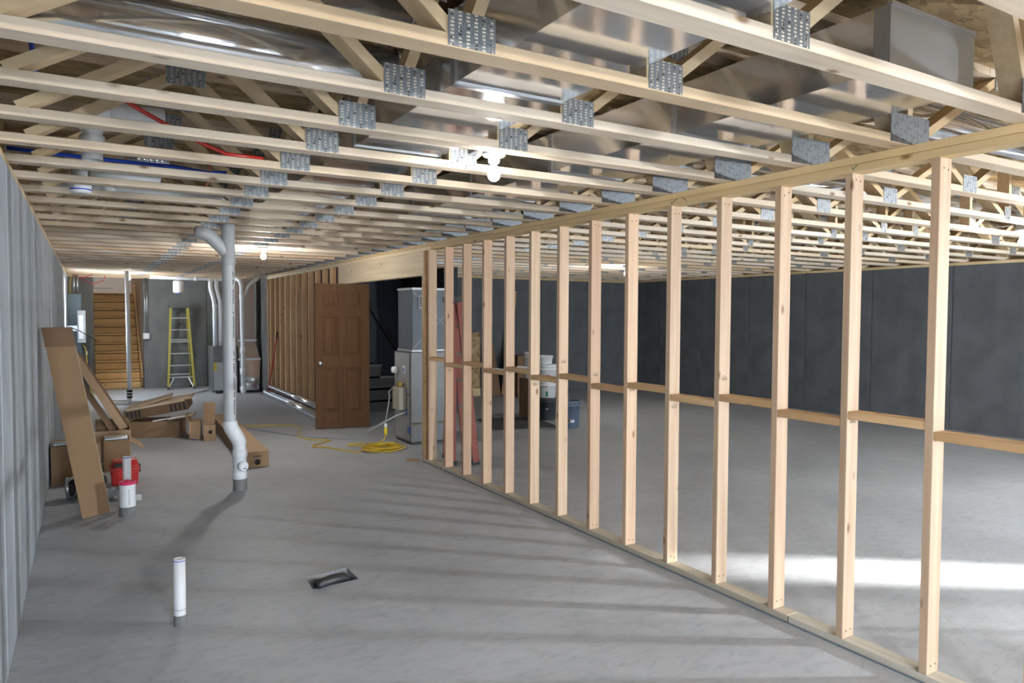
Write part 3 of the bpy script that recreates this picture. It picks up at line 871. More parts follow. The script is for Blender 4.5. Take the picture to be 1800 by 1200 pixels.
t = thing('pipe_stub', (0.256, 6.383, 0), 'wide white pipe stub with bright pink test cap', 'pipe', 'pipe stubs in the slab')
MB().lathe((0.256, 6.383, 0), [(0.062, 0.0), (0.061, 0.07), (0.058, 0.074)], 28).build('cemented_foot', PVCDUSTY, t)
p = MB().lathe((0.256, 6.383, 0), [(0.057, 0.066), (0.057, 0.252)], 28).build('pipe', PVC, t)
MB().lathe((0.256, 6.383, 0), [(0.060, 0.250), (0.062, 0.252), (0.062, 0.270), (0.050, 0.272), (0.046, 0.266), (0.016, 0.268), (0.012, 0.284), (0.0, 0.286)], 28).build('test_cap', PINK, t)
nb = MB()
for i in range(11):
    zz = 0.09 + i * 0.012
    nb.box(0.262, 0.266, 6.3255, 6.3262, zz, zz + 0.008)
nb.build('printed_line', INK, p)

t = thing('pipe_stub', (0.264, 6.62, 0), 'slim tall white pipe stub behind the pink-capped one', 'pipe', 'pipe stubs in the slab')
MB().lathe((0.264, 6.62, 0), [(0.034, 0.0), (0.033, 0.05), (0.031, 0.055)], 24).build('cemented_foot', PVCDUSTY, t)
p = hollow((0.264, 6.62), 0.031, 0.05, 0.425).build('pipe', PVC, t)
MB().lathe((0.264, 6.62, 0), [(0.0313, 0.416), (0.0318, 0.419), (0.0313, 0.422)], 24).build('blue_line', BLUEINK, p)

# tall drain stack
PX, PY, PX2 = 1.176, 6.813, 1.095
t = thing('drain_stack', (PX, PY, 0), 'tall grey-white drain stack with offset elbows rising to the ceiling', 'pipe')
MB().lathe((PX, PY, 0), [(0.060, 0.0), (0.060, 0.11), (0.056, 0.112)], 28).build('cemented_foot', PVCDUSTY, t)
MB().lathe((PX, PY, 0), [(0.055, 0.10), (0.064, 0.105), (0.064, 0.16), (0.058, 0.165), (0.058, 0.30), (0.066, 0.305), (0.066, 0.36), (0.058, 0.365), (0.058, 0.40)], 28).build('cleanout_tee', PVC, t)
cc = Vector((PX + 0.012, PY - 0.056, 0.225))
MB().sweep([cc, cc + Vector((0.008, -0.03, 0)), cc + Vector((0.0085, -0.031, 0)), cc + Vector((0.011, -0.04, 0))], 0.045, 24, rads=[0.046, 0.046, 0.036, 0.036]).build('cleanout_plug', PVC, t)
MB().box(PX + 0.003, PX + 0.008, PY - 0.099, PY - 0.096, 0.205, 0.245).box(PX + 0.008, PX + 0.04, PY - 0.099, PY - 0.096, 0.205, 0.212).build('plug_mark', INK, t)
MB().sweep([(PX, PY, 0.40), (PX, PY, 0.43), (PX - 0.012, PY, 0.465), (PX - 0.066, PY, 0.56), (PX2, PY, 0.60), (PX2, PY, 0.635)], 0.058, 28, cap=False, rads=[0.058, 0.064, 0.064, 0.064, 0.064, 0.062]).build('offset_elbow', PVC, t)
p = MB().lathe((PX2, PY, 0), [(0.054, 0.62), (0.054, 2.06)], 28).build('pipe', PVCG, t)
nb = MB()
for i in range(60):
    if rng.random() < 0.75:
        nb.box(PX2 + 0.028, PX2 + 0.036, PY - 0.0465, PY - 0.045, 0.70 + i * 0.022, 0.70 + i * 0.022 + 0.013)
nb.build('printed_line', INK, p)
MB().lathe((PX2, PY, 0), [(0.054, 2.03), (0.063, 2.035), (0.063, 2.09), (0.058, 2.10), (0.058, 2.40), (0.045, 2.42), (0.0, 2.42)], 28).build('wye', PVCG, t)
MB().sweep([(PX2 + 0.005, PY, 2.12), (PX2 - 0.07, PY, 2.20), (PX2 - 0.15, PY, 2.285), (PX2 - 0.20, PY, 2.31), (PX2 - 0.27, PY, 2.315)], 0.055, 24, rads=[0.05, 0.055, 0.06, 0.058, 0.052]).build('branch', PVCG, t)

# sump pipe near the stairs
t = thing('sump_pipe', (0.631, 14.336, 0), 'thin white sump pipe with black rubber coupling before the pine stairs', 'pipe')
MB().lathe((0.60, 14.30, 0), [(0.0, 0.012), (0.26, 0.012), (0.28, 0.006), (0.28, 0.0)], 32).build('basin_lid', simple('grey basin lid', (0.16, 0.16, 0.155), 0.7), t)
MB().lathe((0.631, 14.336, 0), [(0.034, 0.01), (0.034, 0.10)], 18).build('lower_pipe', PVC, t)
MB().lathe((0.631, 14.336, 0), [(0.046, 0.09), (0.047, 0.115), (0.043, 0.12), (0.043, 0.20), (0.047, 0.205), (0.046, 0.235), (0.0, 0.235)], 18).build('rubber_coupling', BLACK, t)
for z in (0.135, 0.185):
    MB().lathe((0.631, 14.336, 0), [(0.0445, z - 0.008), (0.0455, z), (0.0445, z + 0.008)], 18).build('hose_clamp', ALU, t)
MB().sweep([(0.631, 14.336, 0.23), (0.625, 14.35, 1.2), (0.618, 14.36, 2.34)], 0.035, 18).build('pipe', PVC, t)

# overhead drains in the truss space, upper left
t = thing('overhead_drain', (0.036, 4.1, 2.45), 'white drain pipe with elbow hanging between trusses at upper left', 'pipe', 'white drains between the trusses')
pts = [(0.036, 4.12, 2.43), (0.036, 4.12, 2.525)] + [(0.036 + 0.07 * (1 - math.cos(a)), 4.12, 2.53 + 0.07 * math.sin(a)) for a in (0.4, 0.8, 1.2, 1.57)] + [(0.16, 4.12, 2.602), (0.36, 4.12, 2.61)]
MB().sweep(pts, 0.046, 20).build('pipe', PVC, t)
MB().lathe((0.036, 4.12, 0), [(0.046, 2.415), (0.056, 2.42), (0.056, 2.475), (0.047, 2.48)], 20).build('hub', PVC, t)
MB().sweep([(0.115, 4.12, 2.602), (0.12, 4.12, 2.602), (0.19, 4.12, 2.603), (0.195, 4.12, 2.603)], 0.055, 20, rads=[0.046, 0.055, 0.055, 0.046]).build('hub', PVC, t)
MB().sweep([(0.036, 4.12, 2.50), (0.036, 4.12, 2.505), (0.037, 4.12, 2.54), (0.038, 4.12, 2.545)], 0.054, 20, rads=[0.047, 0.055, 0.055, 0.047]).build('hub', PVC, t)
MB().box(0.28, 0.30, 4.119, 4.121, 2.645, TOPZ).build('hanger_strap', GALVD, t)
MB().lathe((0.036, 4.12, 0), [(0.0465, 2.36), (0.0465, 2.42)], 20).build('lower_pipe', PVCG, t)
t = thing('overhead_drain', (-0.02, 5.1, 2.42), 'short white trap hub poking below the trusses at left', 'pipe', 'white drains between the trusses')
MB().lathe((-0.02, 5.13, 0), [(0.0, 2.335), (0.055, 2.335), (0.06, 2.345), (0.06, 2.41), (0.05, 2.415), (0.05, 2.62), (0.0, 2.62)], 22).build('hub', PVC, t)
MB().box(0.19, 0.21, 5.129, 5.131, 2.49, TOPZ).build('hanger_strap', GALVD, t)
MB().sweep([(0.03, 5.13, 2.46), (0.2, 5.13, 2.455), (0.42, 5.13, 2.45)], 0.04, 18).build('arm', PVC, t)
MB().lathe((-0.02, 5.13, 0), [(0.0606, 2.35), (0.061, 2.354), (0.0606, 2.358)], 22).build('blue_line', BLUEINK, t)
t = thing('overhead_drain', (0.12, 5.62, 2.45), 'white drain pipe lying across the far left joist bay', 'pipe', 'white drains between the trusses')
MB().box(0.39, 0.41, 5.659, 5.661, 2.495, TOPZ).build('hanger_strap', GALVD, t)
MB().sweep([(-0.2, 5.66, 2.47), (0.5, 5.66, 2.455), (0.95, 5.66, 2.45)], 0.042, 18).build('pipe', PVC, t)
MB().sweep([(0.1, 5.66, 2.4635), (0.1005, 5.66, 2.4635), (0.18, 5.66, 2.462), (0.1805, 5.66, 2.462)], 0.05, 18, rads=[0.043, 0.051, 0.051, 0.043]).build('hub', PVC, t)
t = thing('flexible_duct_boot', (0.33, 4.62, 2.48), 'crinkled silver flexible connector in the left joist bay', 'duct')
for dx in (0.0, 0.03, 0.06, 0.09, 0.12):
    MB().lathe((0.27 + dx, 4.71, 2.50), [(0.05, -0.012), (0.065, 0.0), (0.05, 0.012)], 18, 'x').build('ring', GALV, t)
MB().box(0.32, 0.34, 4.709, 4.711, 2.55, TOPZ).build('hanger_strap', GALVD, t)
MB().lathe((0.24, 4.71, 2.50), [(0.0, -0.02), (0.05, -0.02), (0.05, 0.19), (0.0, 0.19)], 18, 'x').build('core', GALVD, t)
tag(MB().sweep([(-0.35, 4.62, 2.47), (-0.1, 4.62, 2.462), (0.2, 4.60, 2.455), (0.45, 4.58, 2.45), (0.62, 4.53, 2.425), (0.72, 4.50, 2.43)], 0.011, 10).build('water_tube', BLUE), 'blue water tube sagging along the upper left joist bay', 'tube')
tag(MB().sweep([(0.05, 3.75, 2.66), (0.12, 3.78, 2.62), (0.2, 3.80, 2.57), (0.45, 3.84, 2.46), (0.62, 3.87, 2.4095), (0.80, 3.89, 2.4095)], 0.010, 10).build('water_tube', RED), 'red water tube slanting beside the white drain elbow', 'tube')
tag(MB().sweep([(-0.18, 3.12, 2.75), (-0.16, 3.12, 2.62), (-0.15, 3.15, 2.50), (-0.15, 3.2, 2.44)], 0.009, 10).build('water_tube', BLUE), 'short upright blue water tube at the far left bay', 'tube')
tag(MB().sweep([(-0.13, 3.08, 2.75), (-0.11, 3.10, 2.67), (-0.09, 3.14, 2.60)], 0.009, 10).build('water_tube', RED), 'short red tube end near the left wall top', 'tube')
tag(MB().sweep([(0.69, 5.04, TOPZ - 0.001), (0.70, 5.05, 2.60), (0.71, 5.06, 2.50), (0.69, 5.08, 2.45), (0.66, 5.10, 2.40)], 0.009, 10).build('copper_tube', COPPER), 'bent copper tube in the left joist bay', 'tube')

# ------------------------------------------------------------------ cartons and clutter by the left wall
def prism(A, e1, e2, e3):
    A, e1, e2, e3 = Vector(A), Vector(e1), Vector(e2), Vector(e3)
    return MB().hexa([A, A + e1, A + e1 + e2, A + e2, A + e3, A + e1 + e3, A + e1 + e2 + e3, A + e2 + e3])
A = Vector((-0.054, 6.434, 0.002)); e1 = Vector((0.196, 0.108, 0)); up = Vector((-0.245, 0.09, 1.485)); e2 = Vector((-0.004, 0.14, 0))
t = thing('tall_carton', (0.03, 6.55, 0), 'tall narrow brown carton leaning on the left wall', 'carton')
prism(A, e1, e2, up * 0.93).build('body', CARD, t)
off = up * 0.90
prism(A + off - e1 * 0.015 - e2 * 0.02, e1 * 1.03, e2 * 1.04, up * 0.1).build('lid', CARDD, t)
prism(A - e2 * 0.002 + e1 * 0.985, e1 * 0.018, e2 * 0.5, up * 0.9).build('glue_flap', CARDIN, t)
tag(MB().sweep([A + up + e1 * 0.95, A + up + e1 + Vector((0.05, 0.1, -0.03)), A + up + e1 + Vector((0.12, 0.25, -0.08)), A + up + e1 + Vector((0.17, 0.32, -0.12))], 0.004, 6).build('strap_end', CABLED), 'thin dark strap curling off the tall carton', 'strap')

t = thing('leaning_channel', (0.2, 8.95, 0.1), 'long cardboard channel leaning behind the tall carton', 'carton')
a, c = Vector((0.30, 8.95, 0.30)), Vector((-0.16, 9.02, 1.12))
d = c - a
prism(a, (0.02, 0.16, 0.0), (0.035, -0.005, 0.02), d).build('back', CARD, t)
prism(a + Vector((0.0, -0.01, 0)), (0.07, 0.0, 0.04), (0.0, 0.012, 0), d).build('side', CARDL, t)
prism(a + Vector((0.02, 0.16, 0)), (0.07, 0.0, 0.04), (0.0, 0.012, 0), d).build('side', CARDD, t)
prism(a + d * -0.02 + Vector((-0.09, 0.0, -0.02)), (0.05, 0.02, 0.03), (0.0, 0.10, 0), d * 0.8).build('insert', CARDD, t)

def carton(name, label, corner, ang, w, d, h, mat, open_top=True, flaps=()):
    """open cardboard box: four walls and a bottom; corner is the near-left foot, ang its turn"""
    t = thing(name, corner, label, 'carton', 'cardboard cartons')
    cx, cy = corner[0], corner[1]; z0 = corner[2] + 0.001
    def bx(x0, x1, y0, y1, za, zb, nm, m):
        return MB().box(cx + x0, cx + x1, cy + y0, cy + y1, z0 + za, z0 + zb).rot((cx, cy, 0), ang).build(nm, m, t)
    th = 0.006
    bx(0, w, 0, th, 0, h, 'front', mat); bx(0, w, d - th, d, 0, h, 'back', mat)
    bx(0, th, th, d - th, 0, h, 'side', mat); bx(w - th, w, th, d - th, 0, h, 'side', mat)
    bx(th, w - th, th, d - th, 0, th, 'bottom', mat)
    if not open_top:
        bx(0.001, w - 0.001, 0.001, d / 2 - 0.002, h, h + 0.005, 'flap', mat); bx(0.001, w - 0.001, d / 2 + 0.002, d - 0.001, h, h + 0.005, 'flap', mat)
    for (side, length, tilt) in flaps:
        mb = MB()
        c_, s_ = math.cos(tilt), math.sin(tilt)
        if side == 'r': q = [(w, 0, h), (w, d, h), (w + length * c_, d, h + length * s_), (w + length * c_, 0, h + length * s_)]
        elif side == 'l': q = [(0, d, h), (0, 0, h), (-length * c_, 0, h + length * s_), (-length * c_, d, h + length * s_)]
        elif side == 'f': q = [(0, 0, h), (w, 0, h), (w, -length * c_, h + length * s_), (0, -length * c_, h + length * s_)]
        else: q = [(w, d, h), (0, d, h), (0, d + length * c_, h + length * s_), (w, d + length * c_, h + length * s_)]
        P = [Vector((cx + x, cy + y, z0 + z)) for x, y, z in q]
        nn = (P[1] - P[0]).cross(P[2] - P[1]).normalized() * 0.005
        mb.hexa(P + [p_ + nn for p_ in P]).rot((cx, cy, 0), ang).build('flap', CARDL if mat is CARD else CARD, t)
    return t
carton('carton', 'square brown carton against the left wall behind the tall one', (-0.305, 7.80, 0), 0.0, 0.40, 0.42, 0.355, CARD, False)
tag(MB().cham(-0.29, -0.08, 7.83, 7.99, 0.364, 0.382, 0.004).build('metal_plate', GALVD), 'flat silver metal plate on the square carton', 'plate')
carton('carton', 'plain carton with long flap drooping to the right', (0.125, 8.26, 0), 0.0, 0.235, 0.38, 0.30, CARD, True, (('r', 0.16, -0.65), ('f', 0.03, 0.4)))
tag(MB().cham(0.135, 0.345, 8.30, 8.50, 0.308, 0.325, 0.004).build('metal_plate', GALVD), 'thin silver metal strip lying on the drooping-flap carton', 'plate')
carton('carton', 'half-hidden carton holding the foot of the leaning channel', (0.06, 8.72, 0), 0.0, 0.33, 0.42, 0.34, CARDL, True, (('b', 0.08, 1.1),))
carton('carton', 'low wide carton under the heap of flattened cardboard', (0.43, 10.28, 0), -0.30, 0.60, 0.42, 0.21, CARD, True, (('r', 0.07, 0.9),))
def slab(label, A, e1, e2, th, mat, stripe=None, nm='flattened_carton'):
    e1, e2, A = Vector(e1), Vector(e2), Vector(A)
    n_ = e1.cross(e2).normalized() * th
    t = thing(nm, A, label, 'cardboard', 'flattened cartons on the heap')
    prism(A, e1, e2, n_).build('sheet', mat, t)
    prism(A + n_ * 1.001 + e1 * 0.04 + e2 * 0.03, e1 * 0.92, e2 * 0.9, n_ * 0.25).build('fold', simple('pale kraft face', (0.60, 0.48, 0.35), 0.8) if 'pale kraft face' not in bpy.data.materials else bpy.data.materials['pale kraft face'], t)
    if stripe:
        for k in stripe:
            prism(A + e1 * k - e2 * 0.002 + n_ * 0.1, e1 * 0.035, e2 * 0.004, n_ * 0.8).build('print_stripe', INK, t)
slab('striped dark flattened carton at the bottom of the heap', (0.40, 10.33, 0.22), (0.72, -0.20, 0.13), (0.10, 0.40, 0.03), 0.115, CARDD, (0.04, 0.10, 0.16, 0.22, 0.72, 0.79, 0.86, 0.93))
slab('pale folded cardboard sheet on the left of the heap', (0.42, 10.36, 0.352), (0.50, -0.06, 0.135), (0.08, 0.42, 0.01), 0.018, CARDL)
slab('pale folded cardboard sheet on the right of the heap', (0.80, 10.25, 0.425), (0.36, -0.10, 0.06), (0.09, 0.40, 0.015), 0.018, CARDL)
slab('thin cardboard strip jutting from the right side of the heap', (0.86, 10.02, 0.225), (0.30, -0.08, 0.055), (0.06, 0.22, 0.01), 0.012, CARD)
for (q, lab) in (((0.70, 10.10, 0.228), 'white trim stick sticking out low in the heap'), ((0.87, 9.99, 0.262), 'white trim stick sticking out on the right of the heap')):
    tag(MB().beam(q, Vector(q) + Vector((0.22, -0.06, 0.035)), 0.03, 0.012).build('trim_stick', PAPER), lab, 'trim')
t = carton('carton', 'opened upright-flap carton between the heap and the long carton', (1.09, 9.80, 0), -0.2, 0.13, 0.30, 0.22, CARDL, False, (('l', 0.10, 1.2),))
t = carton('carton', 'small carton with a tall raised flap and round hole', (1.235, 9.60, 0), -0.12, 0.135, 0.2, 0.20, CARDL, True, (('b', 0.26, 1.5),))
MB().lathe((1.312, 9.5885, 0.115), [(0.0, 0), (0.024, 0), (0.024, 0.002)], 16, 'y').build('round_hole', BLACK, t)
tag(MB().sweep([(1.10, 9.76, 0.008), (1.17, 9.74, 0.008)], 0.006, 8).build('tube_end', BLUE), 'stray blue tube end beside the opened carton', 'tube')
t = thing('long_carton', (1.52, 9.2, 0), 'long brown carton lying on the corridor floor behind the drain stack', 'carton')
LA = Vector((1.389, 7.683, 0.002)); lw = Vector((0.232, 0.035, 0)); ll = Vector((0.10, 3.1, 0)); lh = Vector((0, 0, 0.165))
prism(LA, lw, ll, lh).build('body', CARD, t)
prism(LA + lh, lw, ll, (0, 0, 0.003)).build('top_flap', CARDL, t)
q = LA + lw * 0.5 + Vector((0, -0.0015, 0.055))
MB().lathe(q, [(0.0, -0.001), (0.03, -0.001), (0.03, 0.004)], 20, 'y').rot(q, 0.15).build('round_hole', BLACK, t)
prism(LA + lw * 0.32 + Vector((0, -0.002, 0.112)), lw * 0.36, (0, 0.003, 0), (0, 0, 0.008)).build('print_mark', INK, t)
# red case
t = thing('red_case', (0.29, 7.6, 0), 'red plastic tool case with handle slot beside the white pipes', 'case')
def taper(x0, x1, y0, y1, z0, z1, k):
    return MB().hexa([(x0 + k, y0 + k, z0), (x1 - k, y0 + k, z0), (x1 - k, y1 - k, z0), (x0 + k, y1 - k, z0), (x0, y0, z1), (x1, y0, z1), (x1, y1, z1), (x0, y1, z1)])
taper(0.165, 0.40, 7.50, 7.72, 0.001, 0.135, 0.012).build('body', REDP, t, 0.008)
MB().cham(0.158, 0.408, 7.492, 7.728, 0.136, 0.165, 0.008).build('rim', REDP, t)
MB().hexa([(0.165, 7.50, 0.165), (0.40, 7.50, 0.165), (0.40, 7.72, 0.165), (0.165, 7.72, 0.165), (0.19, 7.53, 0.225), (0.385, 7.53, 0.225), (0.385, 7.69, 0.225), (0.19, 7.69, 0.225)]).build('lid', REDP, t, 0.01)
MB().cham(0.19, 0.27, 7.497, 7.525, 0.172, 0.205, 0.006).build('handle_slot', BLACK, t)
MB().sweep([(0.185, 7.495, 0.17), (0.195, 7.49, 0.215), (0.235, 7.488, 0.225), (0.275, 7.49, 0.215), (0.28, 7.495, 0.17)], 0.009, 10).build('handle', REDD, t)
MB().cham(0.402, 0.416, 7.57, 7.63, 0.10, 0.17, 0.003).build('latch', BLACK, t)

# silver elbow and offcuts
def elbow_pipe(label, c, r, R, a0, a1, name='duct_elbow'):
    t = thing(name, (c[0], c[1], 0), label, 'duct fitting')
    u, v = Vector((0.55, 0.83, 0)), Vector((0.83, -0.55, 0.05))
    pts = arc(c, R, a0, a1, u, v, 10)
    MB().sweep(pts, r, 24, cap=False).build('gores', GALV, t)
    for i in (0, 3, 6, 9):
        dd = (pts[i + 1] - pts[i]).normalized()
        MB().sweep([pts[i] - dd * 0.012, pts[i], pts[i] + dd * 0.012], r, 24, cap=False, rads=[r, r + 0.006, r]).build('bead', GALVD, t)
    MB().sweep([pts[2], pts[2] + (pts[3] - pts[2]) * 0.1], r * 0.93, 24).build('dark_inside', BLACK, t)
elbow_pipe('silver round duct elbow lying by the left wall', (-0.16, 7.12, 0.098), 0.088, 0.07, -0.6, 1.2)
elbow_pipe('second silver duct elbow tucked behind the tall carton', (0.0, 7.32, 0.092), 0.082, 0.06, -0.4, 1.0)
t = thing('duct_collar', (0.17, 6.98, 0), 'shiny crimped duct collar between tall carton and pipe stub', 'duct fitting')
MB().sweep([(0.13, 7.0, 0.052), (0.20, 6.93, 0.062)], 0.048, 20, cap=False).build('sleeve', GALV, t)
MB().sweep([(0.16, 6.97, 0.057), (0.165, 6.965, 0.058), (0.17, 6.96, 0.058)], 0.05, 20, cap=False, rads=[0.048, 0.054, 0.048]).build('bead', GALVD, t)
t = thing('junction_box', (0.345, 6.87, 0), 'small open metal junction box right of the pink-capped pipe', 'box')
for bx in ((0.31, 0.38, 6.84, 6.842, 0.001, 0.055), (0.31, 0.38, 6.908, 6.91, 0.001, 0.055), (0.31, 0.312, 6.842, 6.908, 0.001, 0.055), (0.378, 0.38, 6.842, 6.908, 0.001, 0.055), (0.312, 0.378, 6.842, 6.908, 0.001, 0.003)):
    MB().box(*bx).build('plate', ALUD, t)

# ------------------------------------------------------------------ electrical gear by the stairs
t = thing('breaker_panel', (-0.2, 16.3, 0.7), 'tall blue-grey breaker panel on the left wall by the stairs', 'panel')
MB().cham(XL + 0.002, -0.09, 16.15, 16.75, 0.48, 1.96, 0.006).build('cabinet', PANEL, t)
MB().cham(-0.09, -0.082, 16.20, 16.70, 0.55, 1.90, 0.002).build('cover', PANEL, t)
for xx, zz in ((-0.15, 2.34), (-0.21, 2.34)):
    MB().sweep([(xx, 16.4, 1.955), (xx, 16.4, zz)], 0.02, 12).build('conduit', GALVD, t)
MB().sweep([(-0.27, 16.3, 1.955), (-0.28, 16.3, 2.1), (-0.25, 16.3, 2.3)], 0.008, 8).build('yellow_cable', YELC, t)
t = thing('meter_box', (-0.05, 16.05, 1.0), 'small grey disconnect box with white label beside the breaker panel', 'box')
MB().cham(-0.16, -0.02, 15.92, 16.10, 1.02, 1.64, 0.005).build('box', STEELCAB, t)
MB().box(-0.135, -0.06, 15.917, 15.9205, 1.10, 1.55).build('label_plate', PAPER, t)
MB().box(XL + 0.002, -0.16, 15.95, 16.07, 1.25, 1.35).build('bracket', GALVD, t)
t = thing('backing_board', (0.0, 16.5, 0), 'dark backing board under the disconnect box', 'board')
MB().cham(-0.08, 0.05, 16.18, 16.22, 0.001, 1.12, 0.003).build('board', simple('dark green grey board', (0.05, 0.055, 0.055), 0.7), t)
MB().cham(-0.03, 0.0, 16.165, 16.18, 0.78, 0.85, 0.003).build('outlet', WHITE, t)
tag(MB().sweep([(-0.08, 16.12, 1.0), (-0.03, 16.11, 0.9), (-0.01, 16.10, 0.6), (0.02, 16.1, 0.3), (0.05, 16.0, 0.05), (0.1, 15.8, 0.012)], 0.009, 8).build('power_cord', YELC), 'yellow power cord hanging from the disconnect box', 'cord')
tag(MB().sweep([(0.05, 16.05, 0.3), (0.13, 15.9, 0.12), (0.2, 15.6, 0.012), (0.3, 15.2, 0.011), (0.28, 14.75, 0.011), (0.5, 14.68, 0.011), (0.62, 14.65, 0.011)], 0.008, 8).build('trailing_cord', simple('tan cord', (0.25, 0.2, 0.1), 0.6)), 'tan cord trailing over the floor before the stairs', 'cord')
for k, (pts) in enumerate(([(-0.1, 16.5, 2.30), (0.0, 16.4, 2.22), (0.12, 16.4, 2.16), (0.3, 16.5, 2.24), (0.33, 16.55, 2.34)], [(-0.2, 16.2, 2.33), (-0.1, 16.1, 2.26), (0.02, 16.2, 2.3), (0.1, 16.3, 2.34)])):
    tag(MB().sweep(pts, 0.007, 8).build('cable_loop', RED), ('red-orange cable looping under the ceiling above the stairs', 'short red-orange cable loop over the breaker panel')[k], 'cable')
t = thing('wall_outlet', (1.07, 16.88, 1.05), 'white outlet box on conduit beside the yellow ladder', 'outlet')
MB().cham(1.01, 1.13, 16.83, 16.898, 1.05, 1.17, 0.005).build('box', WHITE, t)
MB().cham(1.025, 1.115, 16.823, 16.83, 1.06, 1.16, 0.003).build('cover', WHITE, t)
for xx in (1.055, 1.09):
    MB().sweep([(xx, 16.875, 1.17), (xx, 16.875, 2.33)], 0.011, 10).build('conduit', GALVD, t)
t = thing('expansion_tank', (1.607, 16.0, 2.0), 'white cylindrical tank hanging from the far ceiling', 'tank')
MB().lathe((1.607, 16.0, 0), [(0.0, 2.0), (0.07, 2.004), (0.095, 2.02), (0.10, 2.05), (0.10, 2.22), (0.092, 2.25), (0.06, 2.262), (0.02, 2.265), (0.02, 2.37), (0.0, 2.37)], 28).build('shell', WHITE, t)
MB().lathe((1.607, 16.0, 0), [(0.0, 1.985), (0.025, 1.985), (0.025, 2.002)], 14).build('blue_valve', BLUEINK, t)

# yellow step ladder
def step_ladder(name, label, foot, ang, h, w0, w1, n, rail_mat, cap_mat, lean, spread, tread=ALUD):
    """foot: centre of the front feet; lean: how far the top sits behind the front feet"""
    f = Vector((foot[0], foot[1], 0))
    t = thing(name, f, label, 'ladder')
    ex, ey = Vector((math.cos(ang), math.sin(ang), 0)), Vector((-math.sin(ang), math.cos(ang), 0))
    def P(x, y, z): return f + ex * x + ey * y + Vector((0, 0, z))
    for s in (-1, 1):
        MB().beam(P(s * w0 / 2, 0, 0.03), P(s * w1 / 2, lean, h - 0.03), 0.042, 0.07, side=ex).build('front_rail', rail_mat, t)
        MB().beam(P(s * w0 / 2, 0, 0.001), P(s * w0 / 2, 0.006, 0.05), 0.04, 0.085, side=ex).build('foot', BLACK, t)
        MB().beam(P(s * (w0 / 2 - 0.02), spread, 0.03), P(s * (w1 / 2 - 0.02), lean + 0.05, h - 0.05), 0.024, 0.045, side=ex).build('rear_rail', rail_mat, t)
        MB().beam(P(s * (w0 / 2 - 0.02), spread, 0.001), P(s * (w0 / 2 - 0.02), spread - 0.004, 0.05), 0.034, 0.06, side=ex).build('foot', BLACK, t)
    for i in range(1, n + 1):
        k = i / (n + 1)
        ww = w0 + (w1 - w0) * k - 0.03
        c_ = P(0, lean * k, h * k)
        MB().beam(c_ - ex * ww / 2, c_ + ex * ww / 2, 0.075, 0.022, side=ey).build('step', tread, t)
    for i in (1, n // 2 + 1):
        k = i / (n + 1) + 0.02
        ww = w0 + (w1 - w0) * k - 0.06
        c_ = P(0, spread + (lean + 0.05 - spread) * k, h * k)
        MB().beam(c_ - ex * ww / 2, c_ + ex * ww / 2, 0.03, 0.03, side=ey).build('rear_bar', tread, t)
    for s in (-1, 1):
        k = 1 / (n + 1)
        MB().beam(P(s * (w0 / 2 - 0.012), 0.01, 0.03), P(s * (w0 / 2 - 0.11), lean * k, h * k - 0.012), 0.012, 0.02, side=ey).build('brace', ALU, t)
    MB().beam(P(0, lean - 0.07, h), P(0, lean + 0.12, h), w1 + 0.05, 0.055, side=ex).build('top_cap', cap_mat, t)
    return t
step_ladder('step_ladder', 'yellow fibreglass step ladder standing against the far wall', (1.69, 16.45, 0), 0.0, 1.74, 0.50, 0.33, 6, YEL, simple('grey ladder cap', (0.09, 0.10, 0.10), 0.5), 0.24, 0.40)

# ------------------------------------------------------------------ far furnace with vent pipes
t = thing('furnace', (2.6, 15.3, 0), 'grey furnace with silver duct at the far end of the corridor', 'furnace')
for xx, y_ in ((2.2, 15.22), (2.5, 15.22), (2.2, 15.68), (2.96, 15.3)):
    MB().box(xx, xx + 0.07, y_, y_ + 0.07, 0, 0.05).build('foot', BLACK, t)
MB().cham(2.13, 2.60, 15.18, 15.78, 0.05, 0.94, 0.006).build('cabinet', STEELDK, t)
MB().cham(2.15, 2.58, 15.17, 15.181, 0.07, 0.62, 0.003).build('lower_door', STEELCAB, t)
MB().box(2.15, 2.20, 15.164, 15.17, 0.45, 0.62).build('yellow_tag', YELINK, t)
MB().cham(2.32, 2.44, 15.12, 15.18, 0.70, 0.76, 0.004).build('gas_valve', ALU, t)
for zz in (0.86, 0.77):
    MB().lathe((2.35, 15.178, zz), [(0, -0.004), (0.03, -0.004), (0.03, 0.002)], 14, 'y').build('port', BLACK, t)
MB().sweep([(2.40, 15.14, 0.70), (2.42, 15.12, 0.5), (2.42, 15.12, 0.1), (2.42, 15.15, 0.03)], 0.03, 12).build('condensate_pipe', PVC, t)
b = MB().hexa([(2.62, 15.1, 0.05), (3.0, 15.1, 0.05), (3.0, 15.7, 0.05), (2.62, 15.7, 0.05), (2.62, 15.1, 0.66), (3.02, 15.1, 0.66), (3.02, 15.7, 0.66), (2.62, 15.7, 0.66)]).build('return_drop', GALV, t)
MB().hexa([(2.62, 15.1, 0.67), (3.02, 15.1, 0.67), (3.02, 15.7, 0.67), (2.62, 15.7, 0.67), (2.62, 15.14, 1.04), (2.93, 15.14, 1.04), (2.93, 15.6, 1.04), (2.62, 15.6, 1.04)]).build('offset_boot', simple('tan reflection sheet', (0.36, 0.27, 0.21), 0.4, 0.2), t)  # galvanised boot; brownish reflection put into the tan colour
MB().box(2.60, 2.93, 15.16, 15.58, 1.05, 2.30).build('plenum', simple('tan reflection duct', (0.33, 0.26, 0.22), 0.4, 0.2), t)  # silver plenum; brownish reflection put into the tan colour
for zz in (0.655, 1.035):
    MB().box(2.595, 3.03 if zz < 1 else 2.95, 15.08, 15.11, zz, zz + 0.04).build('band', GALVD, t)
t = thing('vent_pipes', (2.3, 15.2, 2.3), 'white vent pipes dropping from the ceiling to the far furnace', 'pipe')
